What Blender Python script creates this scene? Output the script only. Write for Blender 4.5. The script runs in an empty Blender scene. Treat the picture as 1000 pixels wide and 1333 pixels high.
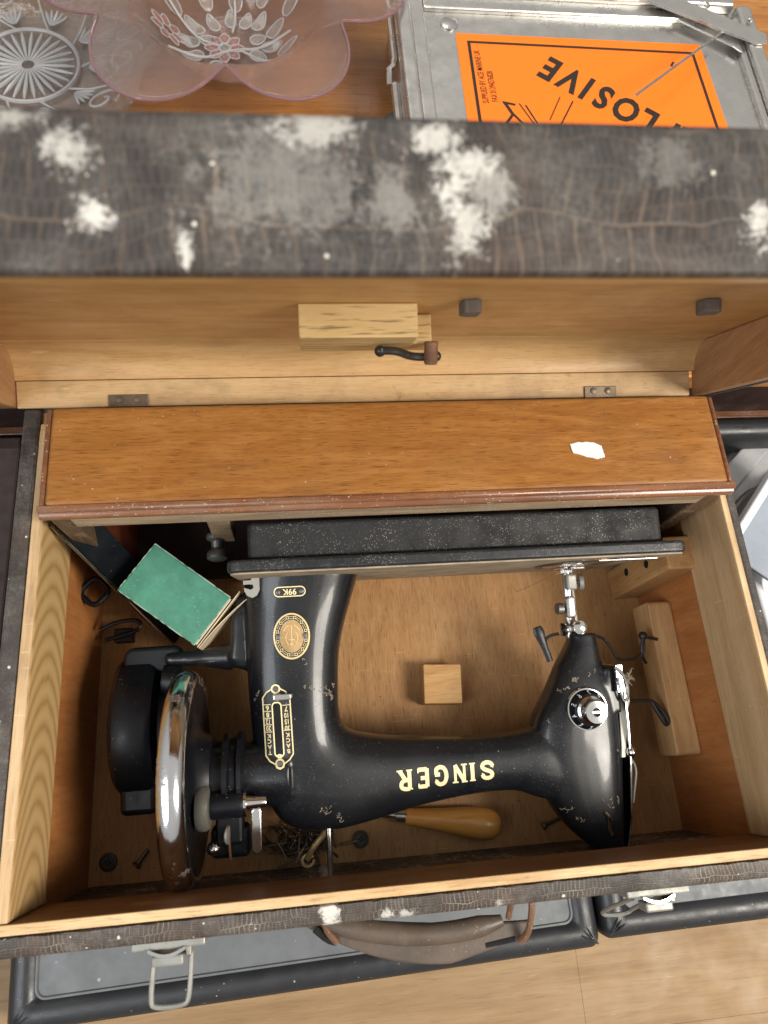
import bpy, bmesh, math, random
from mathutils import Vector, Matrix, Euler
from mathutils.bvhtree import BVHTree
random.seed(7)
S = 0.001          # everything below is measured in millimetres
PI = math.pi
sc = bpy.context.scene
COL = sc.collection

# ------------------------------------------------------------------ camera
cam = bpy.data.cameras.new('camera'); camo = bpy.data.objects.new('camera', cam); COL.objects.link(camo)
camo.matrix_world = Matrix(((0.9923, 0.0380, -0.1181, 0.17676),
                            (-0.0747, 0.9428, -0.3248, 0.07628),
                            (0.0990, 0.3311, 0.9384, 0.65542),
                            (0, 0, 0, 1)))
cam.sensor_fit = 'VERTICAL'; cam.sensor_height = 36; cam.lens = 24.765
cam.clip_start = 0.01; cam.clip_end = 50
cam.dof.use_dof = True; cam.dof.focus_distance = 0.56; cam.dof.aperture_fstop = 8.5
sc.camera = camo

# ------------------------------------------------------------------ light
w = bpy.data.worlds.new('World'); sc.world = w; w.use_nodes = True
wt_ = w.node_tree; bg_ = wt_.nodes['Background']; tc_ = wt_.nodes.new('ShaderNodeTexCoord'); sx_ = wt_.nodes.new('ShaderNodeSeparateXYZ'); rp_ = wt_.nodes.new('ShaderNodeValToRGB')
wt_.links.new(tc_.outputs['Generated'], sx_.inputs[0]); wt_.links.new(sx_.outputs[2], rp_.inputs[0]); wt_.links.new(rp_.outputs[0], bg_.inputs[0])
rp_.color_ramp.elements[0].position = 0.0; rp_.color_ramp.elements[0].color = (.46, .43, .39, 1)      # walls of the room
rp_.color_ramp.elements[1].position = 0.75; rp_.color_ramp.elements[1].color = (1.0, .97, .92, 1)     # pale ceiling
w.node_tree.nodes['Background'].inputs[1].default_value = 0.43
def area(name, loc, tgt, size, power, col, sy=None):
    l = bpy.data.lights.new(name, 'AREA'); l.energy = power; l.color = col; l.size = size
    if sy: l.shape = 'RECTANGLE'; l.size_y = sy
    o = bpy.data.objects.new(name, l); COL.objects.link(o)
    o.location = Vector(loc); o.rotation_euler = (Vector(tgt) - Vector(loc)).to_track_quat('-Z', 'Y').to_euler()
area('window_light', (-0.95, -0.55, 1.55), (0.25, 0.15, 0.1), 1.1, 16, (0.90, 0.95, 1.0), 0.9)
area('ceiling_light', (1.32, -0.36, 1.34), (0.25, 0.15, 0.1), 0.46, 25, (1.0, 0.93, 0.83), 0.7)
area('rear_ceiling_light', (-0.1, 1.5, 1.9), (0.25, 0.5, 0.1), 0.9, 6, (1.0, 0.96, 0.9), 0.3)
sc.view_settings.view_transform = 'Standard'; sc.view_settings.look = 'None'
sc.view_settings.exposure = 0.44; sc.view_settings.gamma = 1
sc.cycles.max_bounces = 9; sc.cycles.transparent_max_bounces = 12; sc.cycles.transmission_bounces = 9
sc.cycles.caustics_reflective = False; sc.cycles.caustics_refractive = False
sc.cycles.sample_clamp_indirect = 5

# ------------------------------------------------------------------ material kit
class N:
    def __init__(s, name):
        s.m = bpy.data.materials.new(name); s.m.use_nodes = True
        s.t = s.m.node_tree; s.b = s.t.nodes['Principled BSDF']; s.co = s.t.nodes.new('ShaderNodeTexCoord').outputs['Object']
    def n(s, typ, **k):
        nd = s.t.nodes.new('ShaderNode' + typ)
        for a, v in k.items(): setattr(nd, a, v)
        return nd
    def l(s, a, b): s.t.links.new(a, b)
    def mp(s, scale, src=None, loc=(0, 0, 0), rot=(0, 0, 0)):
        m = s.n('Mapping'); m.inputs['Scale'].default_value = scale; m.inputs['Location'].default_value = loc; m.inputs['Rotation'].default_value = rot
        s.l(src or s.co, m.inputs[0]); return m.outputs[0]
    def noise(s, vec, scale, det=4, rough=.55, dist=0.):
        x = s.n('TexNoise'); x.inputs['Scale'].default_value = scale; x.inputs['Detail'].default_value = det
        x.inputs['Roughness'].default_value = rough; x.inputs['Distortion'].default_value = dist
        s.l(vec, x.inputs['Vector']); return x.outputs['Fac']
    def vor(s, vec, scale, feat='F1', rnd=1.):
        x = s.n('TexVoronoi', feature=feat); x.inputs['Scale'].default_value = scale; x.inputs['Randomness'].default_value = rnd
        s.l(vec, x.inputs['Vector']); return x
    def ramp(s, fac, stops):
        r = s.n('ValToRGB'); e = r.color_ramp.elements
        while len(e) < len(stops): e.new(0.5)
        for i, (p, c) in enumerate(stops):
            e[i].position = p; e[i].color = (c, c, c, 1) if not hasattr(c, '__len__') else (*c, 1)
        s.l(fac, r.inputs[0]); return r.outputs[0]
    def mix(s, fac, a, b, mode='MIX'):
        m = s.n('Mix', data_type='RGBA', blend_type=mode)
        for sock, v in ((m.inputs[0], fac), (m.inputs[6], a), (m.inputs[7], b)):
            if hasattr(v, 'is_linked'): s.l(v, sock)
            elif hasattr(v, '__len__'): sock.default_value = (*v, 1)
            else: sock.default_value = v
        return m.outputs[2]
    def math(s, op, a, b=0., c=None):
        m = s.n('Math', operation=op)
        for i, v in enumerate((a, b) if c is None else (a, b, c)):
            if hasattr(v, 'is_linked'): s.l(v, m.inputs[i])
            else: m.inputs[i].default_value = v
        return m.outputs[0]
    def bump(s, h, st=.3, dist=.0005, normal=None):
        b = s.n('Bump'); b.inputs['Strength'].default_value = st; b.inputs['Distance'].default_value = dist
        s.l(h, b.inputs['Height'])
        if normal: s.l(normal, b.inputs['Normal'])
        s.l(b.outputs[0], s.b.inputs['Normal']); return b.outputs[0]
    def set(s, **k):
        for a, v in k.items():
            a = a.replace('_', ' ')
            if hasattr(v, 'is_linked'): s.l(v, s.b.inputs[a])
            else: s.b.inputs[a].default_value = (*v, 1) if hasattr(v, '__len__') else v
        return s.m
    def dust(s, base, col=(.42, .38, .32), scale=900, amount=.2, patch=25):
        # little specks of dust, gathered in patches
        v = s.vor(s.mp((1, 1, 1)), scale)
        sp = s.n('SeparateColor'); s.l(v.outputs['Color'], sp.inputs[0])
        gate = s.math('LESS_THAN', sp.outputs[0], amount)
        size = s.math('LESS_THAN', v.outputs['Distance'], s.math('MULTIPLY', sp.outputs[1], .42))
        pt = s.ramp(s.noise(s.co, patch, 3), [(.42, 0.15), (.62, 1.)])
        f = s.math('MULTIPLY', s.math('MULTIPLY', gate, size), pt)
        return s.mix(f, base, col), f

def wood(name, dark, mid, light, ax='X', fine=260, along=9, pore=.35, pores=700, rough=.5, coat=0., rough_patch=.12, dirt=.25, bump=.12, fig=1.2, dirt_col=(.10, .06, .035), speck=0.):
    g = N(name)
    def sc3(a, c): return (a if ax == 'X' else c, a if ax == 'Y' else c, a if ax == 'Z' else c)
    base = g.noise(g.mp(sc3(along * .35, fine * .12)), 1, 5, .6, fig)
    med = g.noise(g.mp(sc3(along, fine)), 1, 6, .65, .6)
    f = g.math('ADD', g.math('MULTIPLY', base, .6), g.math('MULTIPLY', med, .4))
    c = g.ramp(f, [(.36, dark), (.5, mid), (.63, light)])
    p = g.noise(g.mp(sc3(pores * .10, pores * 1.6)), 1, 3, .6)
    pm = g.ramp(p, [(.54, 0.), (.68, 1.)])
    c = g.mix(g.math('MULTIPLY', pm, pore), c, tuple(x * .35 for x in dark))
    d = g.ramp(g.noise(g.co, 14, 5, .65), [(.50, 0.), (.78, 1.)])
    c = g.mix(g.math('MULTIPLY', d, dirt), c, dirt_col)
    if speck:
        c, _ = g.dust(c, (.6, .55, .46), 800, speck, 30)
    st = g.ramp(g.noise(g.mp((1, 1, 1), loc=(3, 5, 1)), 75, 6, .75), [(.60, 0.), (.74, 1.)])
    c = g.mix(g.math('MULTIPLY', st, dirt * .9), c, dirt_col)
    for rz, th in ((.5, .735), (2.1, .745)):
        sc_ = g.ramp(g.noise(g.mp((35, 600, 35), rot=(0, 0, rz)), 1, 2, .4), [(th, 0.), (th + .015, .3)])
        c = g.mix(sc_, c, tuple(min(1, x * 1.5 + .05) for x in light))
    r = g.ramp(g.noise(g.co, 30, 4), [(.3, max(rough - rough_patch, .05)), (.7, min(rough + rough_patch, 1))])
    g.bump(p, bump, .0004)
    return g.set(Base_Color=c, Roughness=r, Coat_Weight=coat, Coat_Roughness=.18, Specular_IOR_Level=.4)

M = {}
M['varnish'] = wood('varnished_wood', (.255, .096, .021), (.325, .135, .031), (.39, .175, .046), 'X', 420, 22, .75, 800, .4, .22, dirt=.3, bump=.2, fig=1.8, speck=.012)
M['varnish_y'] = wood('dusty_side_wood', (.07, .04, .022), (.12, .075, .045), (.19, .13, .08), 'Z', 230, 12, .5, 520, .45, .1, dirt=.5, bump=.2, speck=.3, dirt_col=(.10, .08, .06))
M['mould'] = wood('moulding_wood', (.11, .038, .016), (.18, .068, .028), (.27, .115, .05), 'X', 230, 10, .4, 520, .3, .4, dirt=.55, speck=.22, dirt_col=(.24, .18, .13))
M['rawdusty'] = wood('dusty_raw_wood', (.13, .08, .045), (.21, .14, .08), (.30, .21, .13), 'X', 300, 16, .4, 600, .85, dirt=.5, speck=.3, dirt_col=(.17, .14, .11))
M['raillight'] = wood('dusty_rail_wood', (.22, .14, .08), (.33, .23, .14), (.44, .33, .21), 'X', 300, 16, .4, 600, .85, dirt=.4, speck=.3, dirt_col=(.2, .17, .13))
M['red'] = wood('dark_red_wood', (.08, .018, .008), (.13, .03, .012), (.17, .045, .02), 'X', 200, 8, .3, 500, .5)
M['ply'] = wood('floor_plywood', (.37, .185, .068), (.44, .235, .092), (.50, .285, .12), 'Y', 300, 30, .62, 900, .55, dirt=.45, bump=.2, dirt_col=(.19, .09, .035), rough_patch=.15)
M['orangeply'] = wood('orange_plywood', (.36, .125, .035), (.44, .17, .052), (.50, .21, .07), 'Z', 240, 22, .25, 600, .45, dirt=.25)
M['beech_y'] = wood('beech_rail_lengthwise', (.42, .26, .125), (.55, .36, .185), (.62, .43, .24), 'Y', 260, 9, .3, 900, .5, dirt=.15)
M['beech_x'] = wood('beech_rail_crosswise', (.34, .165, .062), (.46, .24, .095), (.58, .35, .165), 'X', 260, 9, .35, 700, .5, dirt=.35)
M['brown_x'] = wood('brown_front_rail', (.14, .060, .020), (.21, .095, .034), (.28, .14, .055), 'X', 260, 9, .35, 700, .5, dirt=.35)
M['rimwood'] = wood('worn_rim_wood', (.44, .26, .12), (.60, .39, .19), (.72, .51, .28), 'X', 300, 14, .5, 600, .6, dirt=.5, dirt_col=(.15, .10, .06))
M['rimwood_y'] = wood('worn_rim_wood_side', (.44, .27, .13), (.60, .41, .22), (.70, .52, .30), 'Y', 300, 14, .3, 600, .6, dirt=.3, dirt_col=(.15, .10, .06))
M['lidpanel'] = wood('lid_panel_wood', (.45, .24, .085), (.54, .31, .115), (.60, .37, .155), 'X', 150, 14, .3, 900, .45, .08, dirt=.3, fig=2.5)
M['lidcove'] = wood('lid_cove_wood', (.50, .29, .115), (.60, .37, .16), (.67, .44, .21), 'X', 200, 12, .3, 800, .4, .1, dirt=.3, bump=.2, fig=2.)
M['lidstrip'] = wood('lid_strip_wood', (.50, .31, .14), (.59, .39, .19), (.65, .46, .25), 'X', 260, 12, .35, 900, .45, .1, dirt=.55)
M['lidside'] = wood('lid_side_wood', (.33, .17, .075), (.41, .225, .105), (.47, .275, .135), 'Z', 300, 20, .4, 600, .5, dirt=.2)
M['block'] = wood('pale_block_wood', (.56, .38, .16), (.67, .47, .22), (.74, .55, .28), 'X', 120, 12, 1., 330, .6, dirt=.15, dirt_col=(.3, .18, .08))
M['block_z'] = wood('bracket_wood', (.40, .20, .075), (.51, .285, .115), (.60, .36, .16), 'Z', 220, 12, .4, 600, .5, dirt=.2)
M['strip'] = wood('hook_strip_wood', (.42, .235, .10), (.54, .33, .15), (.64, .43, .22), 'Y', 220, 10, .4, 600, .5, dirt=.15)
M['cube'] = wood('small_block_wood', (.43, .22, .075), (.53, .30, .115), (.60, .36, .15), 'X', 200, 20, .3, 500, .5, dirt=.1)
M['handle_wood'] = wood('yellow_handle_wood', (.52, .22, .045), (.62, .29, .065), (.70, .37, .10), 'X', 200, 10, .2, 500, .35, .4, dirt=.15, dirt_col=(.3, .12, .02))
M['table'] = wood('orange_table_wood', (.33, .115, .020), (.44, .175, .035), (.53, .23, .055), 'X', 210, 6, .5, 380, .35, .3, dirt=.05, fig=1.5)
M['laminate'] = wood('pale_laminate', (.225, .130, .056), (.30, .186, .086), (.36, .235, .118), 'X', 110, 4, .22, 420, .55, .0, dirt=.12, fig=3.0, bump=.05)

# oak-like cathedral grain for the left rail
g = N('cathedral_grain_wood')
v = g.mp((1, 5.5, 24), loc=(0, 1.75, -3.65))
wv = g.n('TexWave', wave_type='RINGS', rings_direction='X'); wv.inputs['Scale'].default_value = 3.6
wv.inputs['Distortion'].default_value = .9; wv.inputs['Detail'].default_value = 3; wv.inputs['Detail Scale'].default_value = 1.2
g.l(v, wv.inputs['Vector'])
fn = g.noise(g.mp((60, 40, 700)), 1, 4, .6)
c = g.ramp(g.math('ADD', g.math('MULTIPLY', wv.outputs['Fac'], .55), g.math('MULTIPLY', fn, .45)), [(.18, (.38, .225, .085)), (.36, (.50, .315, .13)), (.8, (.58, .385, .175))])
M['cathedral'] = g.set(Base_Color=c, Roughness=.5)

def leatherette(name, stains=(), wear=.5, haze=.62, dotk=.36,  cw=.003, ch=.006, axes='XY', warp=1.6, base_v=1., line=(.24, .175, .12)):
    g = N(name)
    nz = g.n('TexNoise'); nz.inputs['Scale'].default_value = .16 / cw; nz.inputs['Detail'].default_value = 2; g.l(g.co, nz.inputs['Vector'])
    wv = g.n('VectorMath', operation='SCALE'); wv.inputs[3].default_value = cw * warp; g.l(nz.outputs['Color'], wv.inputs[0])
    ad = g.n('VectorMath', operation='ADD'); g.l(g.co, ad.inputs[0]); g.l(wv.outputs[0], ad.inputs[1])
    sp0 = g.n('SeparateXYZ'); g.l(ad.outputs[0], sp0.inputs[0]); cb = g.n('CombineXYZ')
    g.l(sp0.outputs['XYZ'.index(axes[0])], cb.inputs[0]); g.l(sp0.outputs['XYZ'.index(axes[1])], cb.inputs[1])
    br = g.n('TexBrick'); br.inputs['Scale'].default_value = 1; br.inputs['Brick Width'].default_value = cw; br.inputs['Row Height'].default_value = ch
    br.inputs['Mortar Size'].default_value = cw * .11; br.inputs['Mortar Smooth'].default_value = .9; br.inputs['Bias'].default_value = -.3; br.squash = 1
    g.l(cb.outputs[0], br.inputs['Vector']); e = br.outputs['Fac']
    fine = g.noise(g.co, 420, 4, .7)
    base = g.ramp(g.noise(g.co, 55, 6, .7), [(.3, (.014 * base_v, .013 * base_v, .013 * base_v)), (.5, (.034 * base_v, .031 * base_v, .030 * base_v)), (.75, (.075 * base_v, .067 * base_v, .060 * base_v))])
    brown = g.ramp(g.noise(g.co, 9, 2), [(.45, 0.), (.62, .6)])
    base = g.mix(brown, base, g.mix(1., base, (1.25, .8, .62), 'MULTIPLY'))
    wm = g.ramp(g.noise(g.co, 34, 5, .65), [(.42, 0.), (.66, wear)])
    c = g.mix(g.math('MULTIPLY', e, wm), base, line)
    br2 = g.n('TexBrick'); br2.inputs['Scale'].default_value = 1; br2.inputs['Brick Width'].default_value = cw * .34; br2.inputs['Row Height'].default_value = ch * .2
    br2.inputs['Mortar Size'].default_value = cw * .05; br2.inputs['Mortar Smooth'].default_value = .9; g.l(cb.outputs[0], br2.inputs['Vector'])
    c = g.mix(g.math('MULTIPLY', br2.outputs['Fac'], .35), c, tuple(x * .7 for x in line))
    gm = g.math('MULTIPLY', g.ramp(g.noise(g.co, 22, 6, .75), [(.46, 0.), (.68, haze)]), g.ramp(fine, [(.35, .2), (.65, 1.)]))
    c = g.mix(gm, c, (.26, .245, .22))
    if stains:
        tot = None
        rag = g.noise(g.mp((1, .8, 1)), 95, 8, .85, .8); rag2 = g.noise(g.co, 500, 5, .75)
        sep = g.n('SeparateXYZ'); g.l(g.co, sep.inputs[0])
        for (x, y, z, rx, ry, st) in stains:
            dx = g.math('DIVIDE', g.math('SUBTRACT', sep.outputs[0], x * S), rx * S)
            dy = g.math('DIVIDE', g.math('SUBTRACT', sep.outputs[1], y * S), ry * S)
            d = g.math('SQRT', g.math('ADD', g.math('MULTIPLY', dx, dx), g.math('MULTIPLY', dy, dy)))
            d = g.math('ADD', d, g.math('MULTIPLY', g.math('SUBTRACT', rag, .5), 5.0))
            d = g.math('ADD', d, g.math('MULTIPLY', g.math('SUBTRACT', rag2, .5), 2.6))
            k = g.math('MULTIPLY', g.ramp(d, [(.45, 1.), (.75, .55), (1.0, 0.)]), st)
            tot = k if tot is None else g.math('MAXIMUM', tot, k)
        c = g.mix(tot, c, g.mix(fine, (.42, .40, .37), (.78, .75, .68)))
    vs = g.vor(g.co, 330); sp = g.n('SeparateColor'); g.l(vs.outputs['Color'], sp.inputs[0])
    dots = g.math('MULTIPLY', g.math('LESS_THAN', sp.outputs[0], .03), g.math('LESS_THAN', vs.outputs['Distance'], g.math('MULTIPLY', sp.outputs[1], dotk)))
    c = g.mix(dots, c, (.62, .59, .50))
    g.bump(g.math('SUBTRACT', 1., e), .45, .0004)
    return g.set(Base_Color=c, Roughness=.55, Specular_IOR_Level=.45)
M['croc'] = leatherette('crocodile_leatherette', wear=.2, base_v=1.1)
M['croc_front'] = leatherette('crocodile_leatherette_front', ((-64, -172, 0, 5, 14, 1.), (-30, -176, 0, 5, 4, .8), (-18, -177, 0, 5, 3, .7), (40, -176, 0, 3, 3, .5)), .95, .62, .36, .0027, .0068, line=(.46, .38, .29), warp=2.6)

def simple(name, col, rough=.5, metal=0., dust=0., dcol=(.42, .38, .32), dscale=900, patch=25, coat=0., var=.0, bump=0., bscale=400, bdist=.0004, **k):
    g = N(name); c = col
    if var:
        c = g.mix(g.ramp(g.noise(g.co, 45, 5, .65), [(.35, 0.), (.7, 1.)]), col, tuple(min(1, max(0, x * (1 + var))) for x in col))
    r = rough
    if dust:
        c, f = g.dust(c if hasattr(c, 'is_linked') else g.mix(0., col, col), dcol, dscale, dust, patch)
    if bump: g.bump(g.noise(g.co, bscale, 4, .6), bump, bdist)
    rr = g.ramp(g.noise(g.co, 60, 4, .6), [(.3, max(rough * .7, .02)), (.75, min(rough * 1.5, 1.))])
    return g.set(Base_Color=c, Roughness=rr, Metallic=metal, Coat_Weight=coat, Coat_Roughness=.08, **k)

# black japanned enamel with a dull film of dust
g = N('black_enamel')
film = g.ramp(g.noise(g.co, 18, 5, .6), [(.38, 0.), (.7, 1.)])
c0 = g.mix(g.math('MULTIPLY', film, .6), (.006, .007, .010), (.014, .015, .016))
c1, fd = g.dust(c0, (.20, .19, .17), 1900, .12, 22)
c2, fe = g.dust(c1, (.34, .31, .26), 1000, .010, 30)
scr = g.ramp(g.noise(g.mp((40, 400, 60), rot=(0, 0, .6)), 1, 3), [(.70, 0.), (.74, .25)])
g.bump(g.noise(g.co, 26, 2), .05, .003)
M['enamel'] = g.set(Base_Color=c2, Roughness=g.ramp(film, [(0., .26), (1., .42)]), Specular_IOR_Level=.36, Coat_Weight=.22, Coat_Roughness=.08)
M['crinkle'] = simple('black_crinkle', (.008, .008, .009), .6, dust=.30, dscale=1500, patch=40, dcol=(.36, .34, .30), bump=.6, bscale=1400, bdist=.0003)
M['bededge'] = simple('dusty_black_edge', (.014, .016, .019), .38, dust=.4, dscale=1500, patch=30, dcol=(.34, .32, .28), bump=.2)
M['bedface'] = simple('dusty_bed_surface', (.44, .35, .24), .8, dust=.35, dscale=800, patch=50, dcol=(.36, .32, .27), var=-.5, bump=.3)
M['black'] = simple('dull_black_paint', (.012, .013, .016), .38, dust=.05, dscale=800)
M['motorblack'] = simple('black_bakelite', (.006, .007, .010), .36, dust=.03, dscale=1100, Specular_IOR_Level=.32)
M['blackmetal'] = simple('black_wire', (.035, .032, .03), .35, .4, dust=.04)
M['chrome'] = simple('chrome', (.75, .75, .74), .12, 1., dust=.02, dcol=(.3, .28, .25))
M['steel'] = simple('worn_steel', (.58, .57, .55), .28, 1., dust=.08, dcol=(.25, .2, .15), bump=.1)
M['nickel'] = simple('aged_nickel', (.34, .335, .305), .5, .55, dust=.10, dcol=(.2, .17, .12), bump=.2, var=-.25)
M['dullsteel'] = simple('dull_steel', (.36, .35, .32), .5, .6, dust=.08)
M['darksteel'] = simple('dark_steel', (.16, .155, .15), .4, .8, dust=.05)
M['bronze'] = simple('tarnished_bronze', (.20, .15, .105), .42, .7, dust=.08, var=-.4, bump=.2)
M['rust'] = simple('rusty_iron', (.22, .11, .06), .75, .3, dust=.3, dcol=(.42, .3, .2), var=-.5, bump=.6, bscale=900)
M['brass'] = simple('brass', (.80, .58, .28), .38, .35, dust=.05, dcol=(.2, .13, .05))
M['gold'] = simple('gold_transfer', (.86, .72, .40), .42, .15, dust=.03, dcol=(.1, .08, .04))
M['brassrelief'] = simple('embossed_brass', (.62, .42, .20), .42, .45, dust=.0, var=-.5, bump=1., bscale=1500, bdist=.0008)
M['plateblack'] = simple('plate_black', (.015, .015, .015), .5, dust=.08)
M['slot'] = simple('slot_black', (.002, .002, .002), .9)
M['green'] = simple('green_card', (.050, .185, .125), .68, dust=.10, dcol=(.3, .42, .35), dscale=900, var=.6, bump=.15, bscale=1200)
M['paleedge'] = simple('worn_card_edge', (.30, .42, .33), .9)
M['cream'] = simple('cream_card', (.72, .60, .42), .8, var=-.3)
M['white'] = simple('white_paper', (.78, .78, .80), .7, var=-.12, bump=.5, bscale=500, bdist=.0006)
M['whitepl'] = simple('white_plastic', (.80, .82, .85), .35)
M['greypl'] = simple('grey_plastic', (.42, .42, .43), .4, var=-.25)
M['rubber'] = simple('grey_rubber', (.10, .095, .08), .7, dust=.1, bump=.3)
M['felt'] = simple('grey_felt', (.17, .14, .12), 1., dust=.4, dscale=1500, dcol=(.4, .35, .3), bump=1., bscale=2500, bdist=.001)
M['vinyl'] = simple('black_padded_vinyl', (.020, .021, .024), .38, dust=.03, dscale=500, bump=.35, bscale=900, bdist=.0004)
M['greypanel'] = simple('blue_grey_panel', (.118, .126, .132), .5, dust=.02, dscale=300, dcol=(.6, .6, .58), var=.25, bump=.1)
M['leather'] = simple('brown_leather', (.075, .054, .040), .48, dust=.10, dcol=(.3, .2, .13), var=.6, bump=.4, bscale=500)
M['debris'] = simple('dried_debris', (.30, .25, .18), .9)
M['button'] = simple('dark_button', (.05, .04, .032), .5)
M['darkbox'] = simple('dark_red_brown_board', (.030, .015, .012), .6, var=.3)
M['alu'] = simple('aluminium', (.66, .65, .62), .30, .95, dust=.02, var=-.08, bump=.05, bscale=60, bdist=.0006)
M['orange'] = simple('orange_sticker', (1.0, .20, .004), .5)
M['print'] = simple('printed_black', (.02, .012, .008), .55)
M['speckwhite'] = simple('specks', (.7, .68, .6), .8)

# chrome wheel rim, pitted with brown where the plating is gone
g = N('pitted_chrome')
pit = g.ramp(g.noise(g.mp((1, 1, 1)), 38, 6, .75), [(.57, 0.), (.65, 1.)])
c = g.mix(pit, (.72, .73, .76), g.mix(g.noise(g.co, 600, 3), (.10, .055, .035), (.30, .18, .12)))
g.bump(g.noise(g.co, 900, 3), .08, .0005)
M['rim'] = g.set(Base_Color=c, Metallic=g.ramp(pit, [(0., 1.), (1., .35)]), Roughness=g.ramp(pit, [(0., .13), (1., .55)]))

def glass(name, col, rough=.0, frost=0., bump=0., clear=.35):
    g = N(name); out = g.t.nodes['Material Output']
    g.set(Base_Color=col, Roughness=rough, Transmission_Weight=1.0, IOR=1.46)
    if bump: g.bump(g.noise(g.co, 160, 2), bump, .001)
    tr = g.n('BsdfTransparent'); tr.inputs[0].default_value = (*[min(1, .35 + .65 * x) for x in col], 1)
    df = g.n('BsdfDiffuse'); df.inputs[0].default_value = (*col, 1)
    m1 = g.n('MixShader'); m1.inputs[0].default_value = frost; g.l(g.b.outputs[0], m1.inputs[1]); g.l(df.outputs[0], m1.inputs[2])
    m2 = g.n('MixShader'); m2.inputs[0].default_value = clear; g.l(m1.outputs[0], m2.inputs[1]); g.l(tr.outputs[0], m2.inputs[2])
    g.l(m2.outputs[0], out.inputs[0]); return g.m
M['pinkglass'] = glass('pink_glass', (.97, .86, .83), .01, .05, 0., .45)
M['pinkflower'] = glass('rose_tinted_glass', (.90, .56, .52), .10, .22)
M['rimglass'] = glass('rim_glass', (.55, .34, .38), .02, .35, 0., .15)
M['frost'] = glass('frosted_glass', (.92, .86, .82), .22, .14)
M['clearglass'] = glass('clear_glass', (.95, .96, .96), .01, .05, .5, .45)
M['clearrelief'] = glass('clear_relief_glass', (.95, .95, .95), .08, .45)

# ------------------------------------------------------------------ geometry kit (mm)
class MB:
    def __init__(s): s.v = []; s.f = []; s.sm = []
    def add(s, vs, fs, smooth=True):
        o = len(s.v); s.v += [Vector(p) for p in vs]; s.f += [tuple(i + o for i in f) for f in fs]; s.sm += [smooth] * len(fs); return s
    def box(s, x0, x1, y0, y1, z0, z1, m=None):
        vs = [Vector((x, y, z)) for z in (z0, z1) for y in (y0, y1) for x in (x0, x1)]
        if m: vs = [m @ p for p in vs]
        return s.add(vs, [(0, 2, 3, 1), (4, 5, 7, 6), (0, 1, 5, 4), (2, 6, 7, 3), (0, 4, 6, 2), (1, 3, 7, 5)], False)
    def prism(s, pts, h0, h1, m=None, smooth=False):       # outline in xy, height in z
        n = len(pts); vs = [Vector((p[0], p[1], h0)) for p in pts] + [Vector((p[0], p[1], h1)) for p in pts]
        if m: vs = [m @ p for p in vs]
        s.add(vs, [tuple(range(n))[::-1], tuple(range(n, 2 * n))] + [(i, (i + 1) % n, n + (i + 1) % n, n + i) for i in range(n)], smooth)
        return s
    def rings(s, rings, closed=False, cap=True, smooth=True):
        k = len(rings[0]); vs = [p for r in rings for p in r]; fs = []
        n = len(rings)
        for i in range(n if closed else n - 1):
            a, b = i * k, ((i + 1) % n) * k
            for j in range(k): fs.append((a + j, a + (j + 1) % k, b + (j + 1) % k, b + j))
        if cap and not closed: fs += [tuple(range(k))[::-1], tuple(range((n - 1) * k, n * k))]
        return s.add(vs, fs, smooth)
    def tube(s, pts, r, seg=8, closed=False, flat=None):
        P = [Vector(p) for p in pts]; n = len(P); rr = r if hasattr(r, '__len__') else [r] * n
        rings = []; up = None
        for i in range(n):
            a = P[(i - 1) % n] if (i or closed) else P[i]; b = P[(i + 1) % n] if (i < n - 1 or closed) else P[i]
            t = (b - a).normalized()
            if up is None: up = t.orthogonal().normalized()
            up = (up - t * up.dot(t));
            if up.length < 1e-6: up = t.orthogonal()
            up.normalize(); sd = t.cross(up)
            rings.append([P[i] + (up * math.cos(q) + sd * math.sin(q)) * rr[i] for q in [2 * PI * j / seg for j in range(seg)]])
        return s.rings(rings, closed)
    def lathe(s, prof, o, axis, seg=32, smooth=True):      # prof = [(r, h)] along the axis from o
        ax = Vector(axis).normalized(); a = ax.orthogonal().normalized(); b = ax.cross(a); o = Vector(o)
        rings = [[o + ax * h + (a * math.cos(q) + b * math.sin(q)) * max(r, 1e-4) for q in [2 * PI * j / seg for j in range(seg)]] for r, h in prof]
        return s.rings(rings, False, True, smooth)
    def sphere(s, c, r, seg=14, sc=(1, 1, 1)):
        rings = []
        for i in range(seg // 2 + 1):
            t = PI * i / (seg // 2)
            rings.append([Vector(c) + Vector((r * math.sin(t) * math.cos(q) * sc[0], r * math.sin(t) * math.sin(q) * sc[1], r * math.cos(t) * sc[2])) for q in [2 * PI * j / seg for j in range(seg)]])
        rings[0] = [p + Vector((0, 0, 0)) for p in rings[0]]
        return s.rings(rings, False, False)
    def ribbon(s, pts, wd, closed=False, off=0.):          # flat stroke in xy, third number is a tiny height
        P = [Vector((p[0], p[1])) for p in pts]; n = len(P); L = []; R = []
        for i in range(n):
            a = P[(i - 1) % n] if (i or closed) else None; b = P[(i + 1) % n] if (i < n - 1 or closed) else None
            d1 = (P[i] - a).normalized() if a is not None else None; d2 = (b - P[i]).normalized() if b is not None else None
            t = ((d1 or d2) + (d2 or d1)); t = t.normalized() if t.length > 1e-6 else d1
            nn = Vector((-t.y, t.x)); k = 1 / max(.5, nn.dot(Vector((-(d1 or d2).y, (d1 or d2).x))))
            L.append(P[i] + nn * wd / 2 * k); R.append(P[i] - nn * wd / 2 * k)
        vs = [Vector((p.x, p.y, off)) for p in L] + [Vector((p.x, p.y, off)) for p in R]
        return s.add(vs, [(i, n + i, n + (i + 1) % n, (i + 1) % n) for i in range(n if closed else n - 1)], False)

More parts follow.
